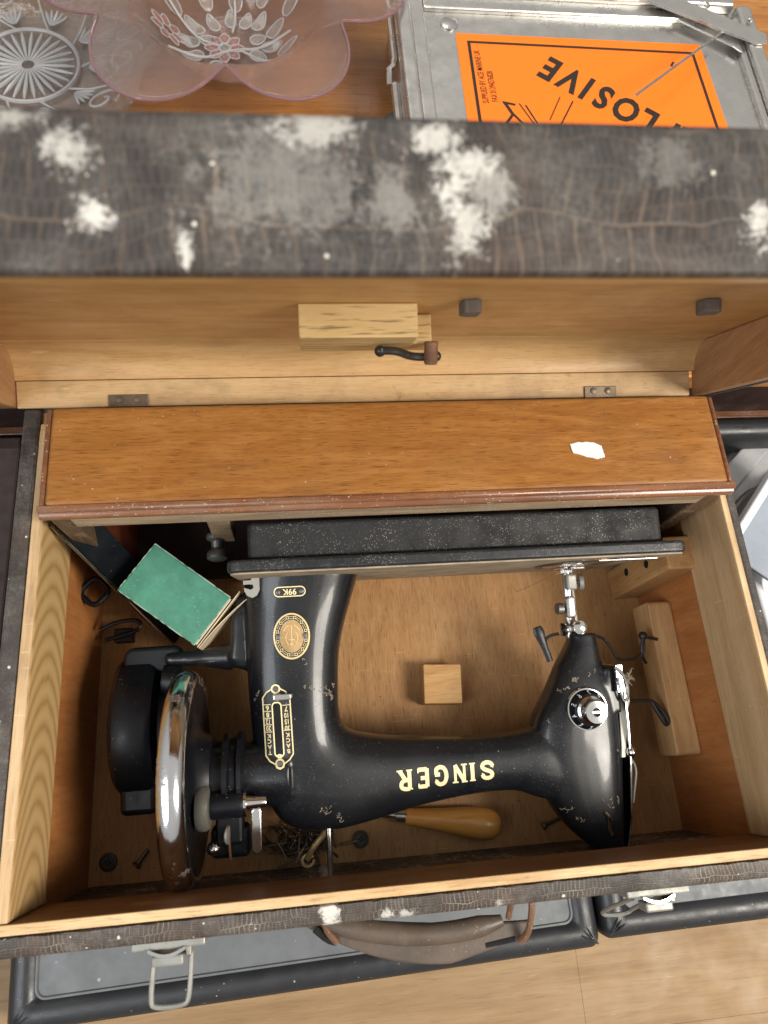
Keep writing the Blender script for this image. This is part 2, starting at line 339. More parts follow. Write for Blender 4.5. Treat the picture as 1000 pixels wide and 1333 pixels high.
INV = {}
def build(mb, name, mat, parent=None, local=False, bevel=0, seg=2, angle=35, remesh=0, smooth_it=0, fixn=True):
    me = bpy.data.meshes.new(name)
    inv = INV.get(parent.name, Matrix()) if (parent and not local) else Matrix()
    me.from_pydata([tuple((inv @ p) * S) for p in mb.v], [], mb.f); me.update()
    if fixn:
        bm = bmesh.new(); bm.from_mesh(me); bmesh.ops.recalc_face_normals(bm, faces=bm.faces); bm.to_mesh(me); bm.free()
    me.polygons.foreach_set('use_smooth', mb.sm)
    if any(mb.sm): me.set_sharp_from_angle(angle=math.radians(angle))
    me.materials.append(mat)
    o = bpy.data.objects.new(name, me); COL.objects.link(o)
    if parent: o.parent = parent; INV[o.name] = INV.get(parent.name, Matrix())
    if bevel:
        b = o.modifiers.new('bevel', 'BEVEL'); b.width = bevel * S; b.segments = seg; b.limit_method = 'ANGLE'; b.angle_limit = math.radians(40)
    return o
def tag(o, label, cat, group=None, kind=None):
    if label: o['label'] = label
    if cat: o['category'] = cat
    if group: o['group'] = group
    if kind: o['kind'] = kind
    return o
def thing(name, label, cat, loc, rot=(0, 0, 0), group=None):
    o = bpy.data.objects.new(name, None); COL.objects.link(o); o.empty_display_size = .02
    o.location = Vector(loc) * S; o.rotation_euler = rot
    INV[o.name] = (Matrix.Translation(Vector(loc)) @ Euler(rot).to_matrix().to_4x4()).inverted()
    return tag(o, label, cat, group)
def solo(name, label, cat, mb, mat, loc, group=None, **k):  # a thing that is one mesh
    loc = Vector(loc); m2 = MB(); m2.f = mb.f; m2.sm = mb.sm; m2.v = [p - loc for p in mb.v]
    o = build(m2, name, mat, **k); o.location = loc * S; return tag(o, label, cat, group)
def struct(name, mb, mat, **k):
    o = build(mb, name, mat, **k); o['kind'] = 'structure'; return o
def smoothpts(P, it=2, closed=False):
    P = [Vector(p) for p in P]
    for _ in range(it):
        Q = []
        n = len(P)
        for i in range(n if closed else n - 1):
            a, b = P[i], P[(i + 1) % n]; Q += [a.lerp(b, .25), a.lerp(b, .75)]
        P = Q if closed else [P[0]] + Q + [P[-1]]
    return P
def text2d(s, size, off=0., align='CENTER'):
    cu = bpy.data.curves.new('t', 'FONT'); cu.body = s; cu.size = size; cu.offset = off; cu.align_x = align; cu.align_y = 'CENTER'; cu.resolution_u = 3
    o = bpy.data.objects.new('t', cu); COL.objects.link(o)
    dg = bpy.context.evaluated_depsgraph_get(); me = o.evaluated_get(dg).to_mesh()
    vs = [v.co.copy() for v in me.vertices]; fs = [tuple(p.vertices) for p in me.polygons]
    o.evaluated_get(dg).to_mesh_clear(); bpy.data.objects.remove(o); bpy.data.curves.remove(cu)
    return vs, fs
def frame(o, x, y):                                        # flat xy plane placed in space
    x = Vector(x).normalized(); y = Vector(y); y = (y - x * y.dot(x)).normalized(); z = x.cross(y); o = Vector(o)
    return Matrix(((x.x, y.x, z.x, o.x), (x.y, y.y, z.y, o.y), (x.z, y.z, z.z, o.z), (0, 0, 0, 1)))
def roundrect(x0, x1, y0, y1, r, k=5):
    out = []
    for cx, cy, a in ((x1 - r, y1 - r, 0), (x0 + r, y1 - r, 90), (x0 + r, y0 + r, 180), (x1 - r, y0 + r, 270)):
        out += [(cx + r * math.cos(math.radians(a + 90 * i / k)), cy + r * math.sin(math.radians(a + 90 * i / k))) for i in range(k + 1)]
    return out

# ------------------------------------------------------------------ the setting: floor, table
fl = struct('floor', MB().box(-1500, 2200, -1500, 2600, -70, -62.5), M['laminate'])
for i, y in enumerate((-560, -365, -170, 25, 220)):
    for x0, x1 in (((-1200, 20), (20.1, 1240)) if i % 2 else ((-1190, 409.85), (410, 1640))):
        p = build(MB().box(x0, x1, y + .4, y + 195.3, -62.4, -60), 'plank', M['laminate'], fl, bevel=.12, seg=1)
        p.location = (0, 0, 0)
tb = struct('table_top', MB().box(-900, 1300, 386, 1500, 88, 110), M['table'], bevel=2)
struct('table_front', MB().box(-900, 1300, 392, 404, -62, 87.9), M['darkbox'])
struct('table_ledge', MB().box(-900, 1300, 384, 391.8, 24, 28), M['mould'], bevel=.6)

# ------------------------------------------------------------------ the sewing machine case
case = thing('sewing_machine_case', 'open black crocodile-pattern carrying case with bare wooden inside and mildewed lid raised', 'case', (250, 160, -13))
build(MB().box(-4, 504, -9, 322, -8, 0), 'case_floor', M['ply'], case)
build(MB().box(-12, -4.1, -9, 322, -8, 109.6), 'wall_board', M['orangeply'], case)
build(MB().box(504.1, 507, -9, 322, -8, 109.6), 'wall_board', M['orangeply'], case)
build(MB().box(-12, 507, -14, -9.1, -8, 109.6), 'wall_board', M['brown_x'], case)
build(MB().box(-12, 507, 322.1, 332, -8, 168), 'wall_board', M['ply'], case)
build(MB().box(-8, -.1, 0, 321.9, 109.8, 172), 'rail', M['cathedral'], case, bevel=1.6)
build(MB().box(500.1, 505.6, 0, 321.9, 109.8, 172), 'rail', M['beech_y'], case, bevel=1.2)
build(MB().box(-8, 505.6, -6.4, -.1, 109.8, 171.3), 'rail', M['brown_x'], case, bevel=1.0)
build(MB().box(-6, 504, -6.2, -.5, 171.4, 172.4), 'rim_edge', M['rimwood'], case, bevel=.3, seg=1)
build(MB().box(-7.6, -.6, .4, 316, 171.5, 172.3), 'rim_edge', M['rimwood_y'], case, bevel=.3, seg=1)
build(MB().box(500.5, 505.4, .4, 316, 171.5, 172.3), 'rim_edge', M['rimwood_y'], case, bevel=.3, seg=1)
# leatherette outside, the front one a little ragged along its top edge
lf = MB(); n = 130; top = []
for i in range(n + 1):
    x = -21 + 534 * i / n; j = random.uniform(-.5, .5); jj = random.uniform(-.45, .35)
    top.append([Vector((x, -6.6, -12)), Vector((x, -6.6, 170 + j * .6)), Vector((x, -7.6 + jj, 172.2 + j)), Vector((x, -16.2, 171.0 + j * .5)), Vector((x, -18.4, 168)), Vector((x, -18.6, -12))])
lf.rings(top)
build(lf, 'leatherette_covering', M['croc_front'], case, angle=60)
build(MB().box(-21, -8.1, -6.4, 334, -12, 171.4), 'leatherette_covering', M['croc'], case, bevel=2.5)
build(MB().box(505.7, 513, -6.4, 334, -12, 171.4), 'leatherette_covering', M['croc'], case, bevel=2)
build(MB().box(-8, 505.6, 332.1, 336, -12, 168), 'leatherette_covering', M['croc'], case)
build(MB().box(-20, 512, -18, 334, -13, -12.1), 'case_bottom', M['croc'], case)
# post with two screw holes and hook strip on the right-hand wall
post = build(MB().box(477, 503.9, 203, 231, 1, 118), 'corner_post', M['block_z'], case, bevel=1.6)
for z in (42, 82):
    build(MB().lathe([(3.6, 0), (3.6, .5), (2.4, .6), (2.2, .3), (0, .2)], (476.9, 217 if z == 82 else 220, z), (-1, 0, 0), 16), 'screw_hole', M['slot'], post)
strip = build(MB().prism(roundrect(28, 60, 57, 188, 4), -503.9, -482, frame((0, 0, 0), (0, 0, 1), (0, 1, 0))), 'hook_strip', M['strip'], case, bevel=1.5)
for o in (strip,): pass

wbk = build(MB().tube(smoothpts([(4, 194, 36), (16, 200, 36), (32, 202, 36), (38, 198, 34), (34, 192, 33), (8, 186, 33)], 1), 1.8, 8), 'wall_bracket', M['motorblack'], case)
build(MB().box(14, 30, 184, 196, 20, 31), 'bracket_block', M['motorblack'], wbk, bevel=1.5)
# lid, leaning towards the camera: coordinates x, d (out of the opening plane), s (up from the hinge)
tl = math.radians(21.1); UP = Vector((0, -math.sin(tl), math.cos(tl))); ND = Vector((0, math.cos(tl), math.sin(tl))); LO = Vector((0, 332, 176))
LM = Matrix(((1, 0, 0, LO.x), (0, ND.y, UP.y, LO.y), (0, ND.z, UP.z, LO.z), (0, 0, 0, 1)))
lx0, lx1 = -24, 497
lid = build(MB().box(lx0 - 8, lx1 + 8, 42.2, 47, 22, 312, LM), 'lid_panel', M['lidpanel'], case)
cv = MB(); prof = [(19.6, .6)] + [(20 + 22 * math.sin(a), 22.6 - 22 * math.cos(a)) for a in [PI / 2 * i / 10 for i in range(11)]]
prof = [(20, .6)] + [(20 + 22 * math.sin(a), 22.6 - 22 * math.cos(a)) for a in [PI / 2 * i / 10 for i in range(1, 11)]] + [(42, 30)]
prof2 = [(46, 30), (46, -3), (20, -3)]
cv.rings([[LM @ Vector((x, d, s)) for d, s in prof + prof2] for x in (lx0, lx1)])
build(cv, 'curved_corner', M['lidcove'], lid)
build(MB().box(lx0 + .5, lx1 - 4, 0, 19.6, -4, .4, LM), 'rear_board', M['lidstrip'], lid, bevel=.8)
def lid_side(x0, x1, mat):
    pts = [(0.5, -4), (42, -4), (42, 318), (0.5, 318)]
    build(MB().prism([(d, s) for d, s in pts], x0, x1, LM @ Matrix(((0, 0, 1, 0), (1, 0, 0, 0), (0, 1, 0, 0), (0, 0, 0, 1)))), 'side_board', mat, lid, bevel=1.2)
lid_side(lx1 + .1, lx1 + 12, M['lidside']); lid_side(lx0 - 12, lx0 - .1, M['lidside'])
build(MB().box(lx0, lx1, .5, 42, 310, 316.5, LM), 'front_board', M['lidpanel'], lid)
def topstain(x, d, rx, rd, k): return (x, d, 0, rx, rd, k)
stains = (topstain(112, 36, 9, 8, .75), topstain(120, 18, 6, 6, 1.), topstain(146, 7, 3, 6, .9), topstain(224, 42, 9, 6, .8), topstain(231, 34, 11, 7, .85), topstain(226, 25, 7, 9, .9), topstain(233, 14, 6, 9, .75), topstain(228, 5, 4, 5, .5), topstain(240, 28, 9, 10, .4),
          topstain(331, 17, 6, 8, .8), topstain(186, 45, 12, 7, .6), topstain(97, 46, 12, 4, .5), topstain(208, 22, 12, 11, .24), topstain(176, 28, 28, 18, .20), topstain(300, 36, 12, 8, .14))
M['croc_lid'] = leatherette('lid_leatherette', stains, wear=.6, haze=.42, dotk=.26, cw=.0080, ch=.030, warp=3.2, base_v=.85, line=(.20, .14, .095))
# top (front) covering of the lid: a rounded slab, object coordinates x, d, s
ctop = MB(); ol = [(0, 316.6), (0, 318.5), (1.2, 320), (46, 320), (49, 318), (50, 314), (50, 311), (47.2, 311), (47.2, 316.6)]
ctop.rings([[Vector((x, d, s)) for d, s in ol] for x in (lx0 - 17, lx1 + 17)])
ct = build(ctop, 'leatherette_covering', M['croc_lid'], lid, local=True, angle=50)
ct.matrix_local = INV[lid.name] .__class__(INV[lid.name]) @ LM
ml = INV[lid.name] @ LM; ml.translation = ml.translation * S; ct.matrix_local = ml
build(MB().box(lx0 - 17, lx1 + 17, 47.2, 50, -4, 311, LM), 'leatherette_covering', M['croc'], lid)
build(MB().box(lx1 + 12.1, lx1 + 17, 0, 47, -4, 316, LM), 'leatherette_covering', M['croc'], lid)
build(MB().box(lx0 - 17, lx0 - 12.1, 0, 47, -4, 316, LM), 'leatherette_covering', M['croc'], lid)
build(MB().box(180, 250, 22, 42, 100, 126, LM), 'stop_block', M['block'], lid, bevel=.8)
build(MB().box(181, 263, 23.5, 42, 78, 99.8, LM), 'stop_block', M['block'], lid, bevel=.8)
for x in (281, 431):
    fb = MB(); ring = []
    for i in range(14):
        a = 2 * PI * i / 14; r = 6.2 + random.uniform(-1.1, 1.1); ring.append((x + r * (abs(math.cos(a)) ** .6) * math.copysign(1, math.cos(a)), 129.5 + r * (abs(math.sin(a)) ** .6) * math.copysign(1, math.sin(a))))
    fb.prism(ring, 34, 42, LM @ Matrix(((1, 0, 0, 0), (0, 0, 1, 0), (0, 1, 0, 0), (0, 0, 0, 1))))
    build(fb, 'felt_pad', M['felt'], lid, bevel=1)
# swing catch: black S-shaped bar on two screws
hk = MB(); hp = smoothpts([LM @ Vector(p) for p in [(228, 17.5, 108), (234, 17.5, 110), (241, 17, 108), (247, 16, 101), (254, 15.5, 97.5), (262, 15.5, 99), (267, 15.5, 100)]], 2)
hk.tube(hp, [2.6] * len(hp), 10); hk.sphere(LM @ Vector((229, 17.5, 108)), 3.6); hk.sphere(LM @ Vector((265.5, 15.5, 99.5)), 3.4)
build(hk, 'catch_bar', M['blackmetal'], lid)
build(MB().lathe([(3.6, 0), (3.8, 1.5), (2.5, 3.2), (0, 3.6)], LM @ Vector((232, 20, 104.5)), -ND + UP * -.3, 16), 'catch_screw', M['blackmetal'], lid)
build(MB().lathe([(4.2, 0), (4.6, 1), (4.3, 3), (4.5, 12), (3.8, 14), (0, 14.4)], LM @ Vector((262, 24, 103)), -ND + UP * -.3, 18), 'catch_screw', M['rust'], lid)
for x0, x1 in ((41, 69), (404, 430)):
    h = build(MB().box(x0, x1, -.5, 8.6, .5, 1.9, LM), 'hinge', M['bronze'], lid, bevel=.4)
    for k in (.27, .73):
        build(MB().lathe([(2.6, 0), (2.4, .7), (1.2, 1.), (0, 1.)], LM @ Vector((x0 + (x1 - x0) * k, 5, 1.9)), UP, 14), 'screw', M['bronze'], h)

# front latches
def latch(x, tilt, opened):
    zt = 150
    p = build(MB().box(x - 21, x + 23, -25.5, -18.8, zt - 12, zt + 2), 'latch_plate', M['nickel'], case, bevel=1.1)
    arch = MB(); pts = [(x - 11 + 22 * i / 10, -24.5 - 3.4 * math.sin(PI * i / 10), zt + 2.2) for i in range(11)]
    arch.rings([[Vector((a, b, zt - 9)), Vector((a, b - 2, zt - 9)), Vector((a, b - 2, zt + 3.4)), Vector((a, b, zt + 3.4))] for a, b, _ in pts]); build(arch, 'latch_arch', M['chrome'], p, angle=50)
    build(MB().box(x - 9, x + 10, -35, -29, zt - 12, zt + 1), 'latch_lever', M['nickel'], case, bevel=1.3)
    build(MB().box(x + 10.4, x + 14, -31, -24, zt - 12, zt - 3), 'latch_cheek', M['nickel'], p, bevel=.8)
    return p
p1 = latch(86, 0, True)
lp = MB(); z = 136
lp.tube(smoothpts([(77, -29, 137), (75.5, -36, 136), (73.6, -56, 133), (75.5, -60.5, 132.6), (94, -60.8, 132.6), (97.0, -57, 133), (98.5, -36, 136), (98.5, -26, 138)], 2), 1.7, 10)
build(lp, 'wire_loop', M['nickel'], p1)
p2 = latch(402, 0, False)
build(MB().tube(smoothpts([(390, -28, 138), (388, -46, 80), (392, -50, 76), (410, -50, 76), (413, -46, 80), (412, -28, 138)], 2), 1.5, 8), 'wire_loop', M['nickel'], p2)
# handle
hd = MB(); prof = []
base_pts = []
def lerp(a, b, t): return a + (b - a) * t
HZ = 118
hx0, hx1 = 166, 324
outl = []
for i in range(25):
    t = i / 24; x = lerp(hx0, hx1, t); outl.append((x, lerp(-25, -44, min(1, t * 1.6)) - (20 - 7 * t) * math.sin(PI * t) ** .9 * (1 if t < .97 else 1)))
inn = [(lerp(hx1, hx0, i / 24), lerp(-38, -19, i / 24) - 4 * math.sin(PI * i / 24) ** .8) for i in range(25)]
hd.prism(outl + inn, HZ - 2.4, HZ + 2.4)
hn = build(hd, 'handle_strap', M['leather'], case, bevel=1.4)
rp = [(lerp(hx0 + 16, hx1 - 22, i / 16), lerp(-22, -33, i / 16) - 11 * math.sin(PI * (i + 1.2) / 18.4) ** .9, HZ + 5) for i in range(17)]
rr = [6.8 * min(1, .35 + 1.3 * math.sin(PI * (i + .8) / 17.6)) for i in range(17)]
build(MB().tube(rp, rr, 16), 'grip', M['leather'], hn)
build(MB().tube(smoothpts([(hx0 + 10, -29, HZ + 2.9), (hx0 + 18, -36, HZ + 3), (hx0 + 24, -38, HZ + 3)], 1), 2.6, 8), 'slot', M['slot'], hn)
build(MB().tube(smoothpts([(hx1 - 34, -50, HZ + 1.7), (hx1 - 14, -48, HZ + 1.9)], 1), 1.9, 8), 'slot', M['slot'], hn)
build(MB().tube(smoothpts([(hx0 + 14, -15, HZ + 8), (hx0 + 17, -30, HZ + 6), (hx0 + 24, -38.5, HZ + 4)], 2), 2.2, 8), 'rusty_wire', M['rust'], hn)
build(MB().tube(smoothpts([(hx1 - 3, -15, HZ + 22), (hx1 - 4, -30, HZ + 18), (hx1 - 6, -44, HZ + 10), (hx1 - 11, -49.5, HZ + 4)], 2), 2.3, 8), 'rusty_wire', M['rust'], hn)
build(MB().tube(smoothpts([(hx1 - 15, -15, HZ + 20), (hx1 - 18, -34, HZ + 8)], 1), 2.1, 8), 'rusty_wire', M['rust'], hn)

# hooks on the strip
h1 = MB()
h1.tube(smoothpts([(484.5, 154, 60), (474, 156, 62), (469.5, 157, 66), (467.5, 150, 68), (467, 143, 66), (462, 138.5, 64), (448, 137.5, 66), (441, 139, 68), (437, 148, 70), (431, 156, 72), (424, 158.5, 74), (398, 161, 84), (383, 160.5, 84), (375, 157.5, 84), (373, 148, 84), (375, 138, 84)], 2), 1.35, 8)
h1.tube(smoothpts([(467.5, 155, 68), (465, 146, 66), (466, 139, 64), (470, 134.5, 60)], 2), 1.5, 8)
build(h1, 'wire_hook', M['blackmetal'], case)
build(MB().sphere((469, 157, 66), 4), 'hook_knob', M['blackmetal'], case)
h2 = MB(); h2.tube(smoothpts([(442, 104, 60), (466, 103, 62), (469, 102, 62)], 1), 1.35, 8)
h2.tube(smoothpts([(467, 103, 62), (470, 95, 62), (475, 84, 62), (478, 82, 60), (480, 86, 60), (475, 96, 60)], 2, True), 1.9, 8, True)
build(h2, 'wire_hook', M['blackmetal'], case)

# ------------------------------------------------------------------ wooden machine base, standing on edge at the back of the case
bs = thing('wooden_machine_base', 'varnished orange-brown wooden base standing on edge at the back of the case', 'machine base', (250, 280, .3))
tp = build(MB().box(11, 489, 245, 317, 193.5, 205), 'top_board', M['varnish'], bs, bevel=3.2, seg=4)
mld = MB(); pr = [(245, 206.6), (241.6, 206.4), (240.2, 205), (240.4, 203.6), (241.2, 203), (239.0, 202.4), (237.4, 200.8), (237.4, 198.4), (239, 196.8), (241, 196.2), (245, 196)]
mld.rings([[Vector((x, y, z)) for y, z in pr] for x in (7.5, 492.5)])
build(mld, 'moulding', M['mould'], bs, angle=50, bevel=.6, seg=1)
for x0, x1 in ((7.6, 11), (489, 492.4)):
    build(MB().box(x0, x1, 245.1, 316, 1, 204.4), 'edge_moulding', M['mould'], bs, bevel=1.6, seg=3)
build(MB().box(25, 475, 238.6, 248, 179.5, 195.4), 'front_rail', M['raillight'], bs, bevel=.8)
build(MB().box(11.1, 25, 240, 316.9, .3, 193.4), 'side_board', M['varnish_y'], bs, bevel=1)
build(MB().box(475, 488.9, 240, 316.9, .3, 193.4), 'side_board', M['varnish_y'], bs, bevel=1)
build(MB().box(25.1, 474.9, 243, 316.9, .3, 12), 'bottom_board', M['darkbox'], bs)
build(MB().box(25.1, 474.9, 306, 312, 12.1, 193.4), 'back_board', M['darkbox'], bs)
build(MB().box(25.1, 27, 256, 305.9, 12.1, 183), 'side_lining', M['red'], bs)
build(MB().box(110, 126, 242, 305.9, 120, 183.4), 'partition', M['rawdusty'], bs, bevel=1)
build(MB().lathe([(7.5, 0), (8.2, 1.5), (8, 4), (4.6, 6), (4.2, 11), (6.6, 13), (8, 15), (8, 19), (5, 21), (0, 21.4)], (112, 247, 125), (.02, -1, -.1), 24), 'thumb_screw', M['darksteel'], bs)
ringm = MB(); rg = []
for i in range(28):
    a = 2 * PI * i / 28; r = 10 + .8 * math.cos(4 * a); rg.append((6 + r * math.cos(a), 221 + r * math.sin(a), 64))
ringm.tube(rg, 2.3, 10, True); build(ringm, 'ring_pull', M['motorblack'], bs)
def lerp_(a, b, t): j = .35 if t else 0; return (a[0] + (b[0] - a[0]) * t + random.uniform(-j, j), a[1] + (b[1] - a[1]) * t + random.uniform(-j, j))
# price sticker, slightly curled
pp = [(372.6, 278.6), (380, 280.0), (391, 279.4), (396.6, 276.6), (397.4, 267.4), (391, 266.2), (374.2, 271.4)]
pp = [(lerp_(pp[i], pp[(i + 1) % len(pp)], t)) for i in range(len(pp)) for t in (0, .2, .4, .6, .8)]
stk = MB().prism(pp, 205.25, 205.9); solo('paper_label', 'torn blank white paper label stuck to the right part of the varnished board', 'label', stk, M['white'], (385, 273, 205.2), bevel=.2)

# ------------------------------------------------------------------ the machine: local axes x = length of bed, y = front of machine, z = away from the bed
PH = math.radians(101)
mc = thing('sewing_machine', 'vintage black enamelled sewing machine with gold lettering and chrome handwheel lying in the case', 'sewing machine', (0, 216.6, 92.9), (PH, 0, 0))
MW = Matrix.Translation(Vector((0, 216.6, 92.9))) @ Euler((PH, 0, 0)).to_matrix().to_4x4()
def mpart(mb, name, mat, parent=None, **k): return build(mb, name, mat, parent or mc, local=True, **k)
def uz(u, wv, f=0): return Vector((u, f, wv))
body_st = [((222, -2.3), (130.7, -6.7), 34), ((215.5, 15.9), (130.8, 11.5), 31), ((207.6, 40), (130.8, 32.6), 29.5), ((202.9, 60.9), (131.2, 62.5), 29), ((201.3, 84.8), (132.1, 92), 29),
           ((201.1, 102.6), (135.2, 127), 29), ((203.6, 114.5), (141.7, 161.9), 28.5), ((211.8, 121), (158.5, 185.9), 28), ((223.8, 124.2), (190.6, 192.1), 26.5), ((241.9, 127.3), (226.6, 187.2), 24),
           ((272.7, 130.2), (260.4, 180.2), 21.5), ((310.1, 132.3), (302.1, 175.5), 20), ((338.7, 131.4), (335.3, 175.3), 20), ((361.4, 128.8), (356.9, 183), 21), ((386.3, 132), (382.7, 188), 21)]
def cr(P, k=4):
    out = []
    for i in range(len(P) - 1):
        p0, p1, p2, p3 = P[max(i - 1, 0)], P[i], P[i + 1], P[min(i + 2, len(P) - 1)]
        for j in range(k):
            t = j / k
            out.append(tuple(.5 * ((2 * b) + (-a + c) * t + (2 * a - 5 * b + 4 * c - d) * t * t + (-a + 3 * b - 3 * c + d) * t ** 3) for a, b, c, d in zip(p0, p1, p2, p3)))
    out.append(P[-1]); return out
def section(L, R, b, n=2.5, seg=40, fc=8, nf=None):
    L = Vector(L); R = Vector(R); c = (L + R) / 2; e = (R - L) / 2; a = e.length; e.normalize(); out = []
    for j in range(seg):
        q = 2 * PI * j / seg; cs, sn = math.cos(q), math.sin(q)
        k = math.copysign(abs(cs) ** (2 / n), cs) * a; h = math.copysign(abs(sn) ** (2 / n), sn) * b
        p = c + e * k; out.append(Vector((p.x, fc + h, p.y)))
    return out
bd = MB()
flat = cr([(*a, *b, h) for a, b, h in body_st])
bd.rings([section(f[0:2], f[2:4], f[4], 2.5) for f in flat])
hs = [((392, 57), (414.5, 57), 12), ((391.5, 64), (415, 66), 13), ((380, 82), (418, 83), 16), ((369, 103), (425.5, 103), 20), ((357, 122), (426.5, 128), 22), ((352, 145), (427, 150), 22.5), ((357, 165), (425, 168), 22.5),
      ((365, 188), (423, 190), 22), ((377, 206), (421.5, 207), 21), ((389, 218), (420.5, 219), 19), ((398, 226), (420, 226), 16), ((406, 230), (419, 230), 12)]
flat = cr([(*a, *b, h) for a, b, h in hs])
bd.rings([section(f[0:2], f[2:4], f[4], 2.9) for f in flat])
bd.box(414, 425, -8, 26, 84, 120)
# boss for the motor arm and shaft housing
bd.rings([section((135, wv), (u, wv), b, 3, fc=4) for wv, u, b in ((8, 134, 8), (14, 122, 11), (30, 119, 13), (48, 118, 14), (60, 116, 14), (67, 121, 11), (70, 130, 7))])
bd.lathe([(20, -2), (22, 3), (23, 24), (26, 50)], (112, 14, 146), (1, 0, 0), 28)
bd.lathe([(4, 0), (5, 4), (7, 30), (11, 52)], (68, 3, 58), (1, 0, .02), 20)
tmp = mpart(bd, 'tmp', M['enamel'])
r = tmp.modifiers.new('r', 'REMESH'); r.mode = 'VOXEL'; r.voxel_size = 1.25 * S; r.use_smooth_shade = True
s_ = tmp.modifiers.new('s', 'SMOOTH'); s_.factor = .5; s_.iterations = 9
dg = bpy.context.evaluated_depsgraph_get(); ev = tmp.evaluated_get(dg)
me = bpy.data.meshes.new_from_object(ev); bpy.data.objects.remove(tmp)
me.polygons.foreach_set('use_smooth', [True] * len(me.polygons)); me.materials.clear(); me.materials.append(M['enamel'])
body = bpy.data.objects.new('machine_body', me); COL.objects.link(body); body.parent = mc; INV[body.name] = Matrix()
bvh = BVHTree.FromPolygons([v.co / S for v in me.vertices], [tuple(p.vertices) for p in me.polygons])
def drop(u, wv, off=.25):
    h = bvh.ray_cast(Vector((u, 200, wv)), Vector((0, -1, 0)))
    return (h[0].y if h[0] else 30) + off
def decal(mb, name, mat, parent, uc, wc, rot=0., off=.25, sub=0, thick=0):
    """lay a flat drawing on the curved front: drawing x runs to -u, drawing y to +w; drawing z adds height"""
    bm = bmesh.new(); vs = [bm.verts.new(p) for p in mb.v]; bm.verts.ensure_lookup_table()
    for f in mb.f:
        try: bm.faces.new([vs[i] for i in f])
        except ValueError: pass
    bmesh.ops.triangulate(bm, faces=bm.faces[:])
    for _ in range(7 if sub else 0):
        le = [e for e in bm.edges if e.calc_length() > 2.2]
        if not le: break
        bmesh.ops.subdivide_edges(bm, edges=le, cuts=1); bmesh.ops.triangulate(bm, faces=bm.faces[:])
    c, s = math.cos(rot), math.sin(rot)
    for v in bm.verts:
        x, y = v.co.x * c - v.co.y * s, v.co.x * s + v.co.y * c
        u, wv = uc - x, wc + y
        v.co = Vector((u, drop(u, wv, off) + v.co.z, wv)) * S
    if thick:
        r = bmesh.ops.extrude_face_region(bm, geom=bm.faces[:])
        for e in r['geom']:
            if isinstance(e, bmesh.types.BMVert): e.co.y += thick * S
    bmesh.ops.recalc_face_normals(bm, faces=bm.faces[:])
    m = bpy.data.meshes.new(name); bm.to_mesh(m); bm.free(); m.materials.append(mat)
    o = bpy.data.objects.new(name, m); COL.objects.link(o); o.parent = parent or mc; INV[o.name] = Matrix(); return o
# gold lettering
LET = {'S': [[(.66, .74), (.6, .92), (.36, 1), (.13, .92), (.07, .74), (.17, .58), (.52, .45), (.68, .28), (.6, .08), (.36, 0), (.12, .08), (.04, .27)]],
       'I': [[(.2, 0), (.2, 1)]],
       'N': [[(.1, 0), (.1, 1)], [(.1, 1), (.64, 0)], [(.64, 0), (.64, 1)]],
       'G': [[(.68, .76), (.58, .93), (.38, 1), (.14, .88), (.04, .5), (.14, .12), (.38, 0), (.58, .06), (.66, .16), (.66, .42)], [(.44, .42), (.74, .42)]],
       'E': [[(.12, 0), (.12, 1)], [(.12, .96), (.62, .96)], [(.12, .5), (.5, .5)], [(.12, .04), (.64, .04)]],
       'R': [[(.12, 0), (.12, 1)], [(.12, .97), (.42, .97), (.6, .88), (.62, .7), (.54, .56), (.36, .5), (.12, .5)], [(.36, .5), (.68, 0)]]}
SERIF = {'I': [(.2, 0), (.2, 1)], 'N': [(.1, 0), (.1, 1), (.64, 1)], 'E': [(.62, .9), (.64, .1)], 'R': [(.12, 0), (.12, .98), (.68, 0)], 'S': [(.66, .78), (.04, .22)], 'G': [(.68, .8)]}
WID = {'S': 1.0, 'I': .56, 'N': 1.05, 'G': 1.03, 'E': .98, 'R': .98}
xs = 0; tot = sum(WID[c] for c in 'SINGER')
for ch in 'SINGER':
    t = xs / tot; H = lerp(12.0, 14.2, t); pitch = 77.6 / tot
    lt = MB(); k = 0
    for stp in LET[ch]:
        P = [Vector((x * 13.2, (y - .5) * H, 0)) for x, y in stp]
        if len(P) > 4: P = smoothpts(P, 1)
        thin = ch == 'N' and k != 1
        lt.ribbon(P, 3.0 if not thin else 2.0, off=.04 * k); k += 1
    for x, y in SERIF[ch]:
        hv = ch in 'SGE' and True
        if hv: lt.ribbon([(x * 13.2, (y - .5) * H - 1.6), (x * 13.2, (y - .5) * H + 1.6)], 1.1, off=.04 * k)
        else: lt.ribbon([(x * 13.2 - 2.3, (y - .5) * H), (x * 13.2 + 2.3, (y - .5) * H)], 1.1, off=.04 * k)
        k += 1
    cx = (xs) * pitch
    lt.v = [Vector((p.x + cx, p.y, p.z)) for p in lt.v]
    decal(lt, 'letter', M['gold'], body, 316.4, 154.9 + 2.0 * t, 0, .3, 3, .25)
    xs += WID[ch]
def ctext(s, size, x, y, off=0.0, z=.12, rot=0., sx=1.):
    vs, fs = text2d(s, size, off); c, sn = math.cos(rot), math.sin(rot)
    m = MB(); m.add([Vector(((v.x * sx) * c - v.y * sn + x, (v.x * sx) * sn + v.y * c + y, z)) for v in vs], fs, False); return m
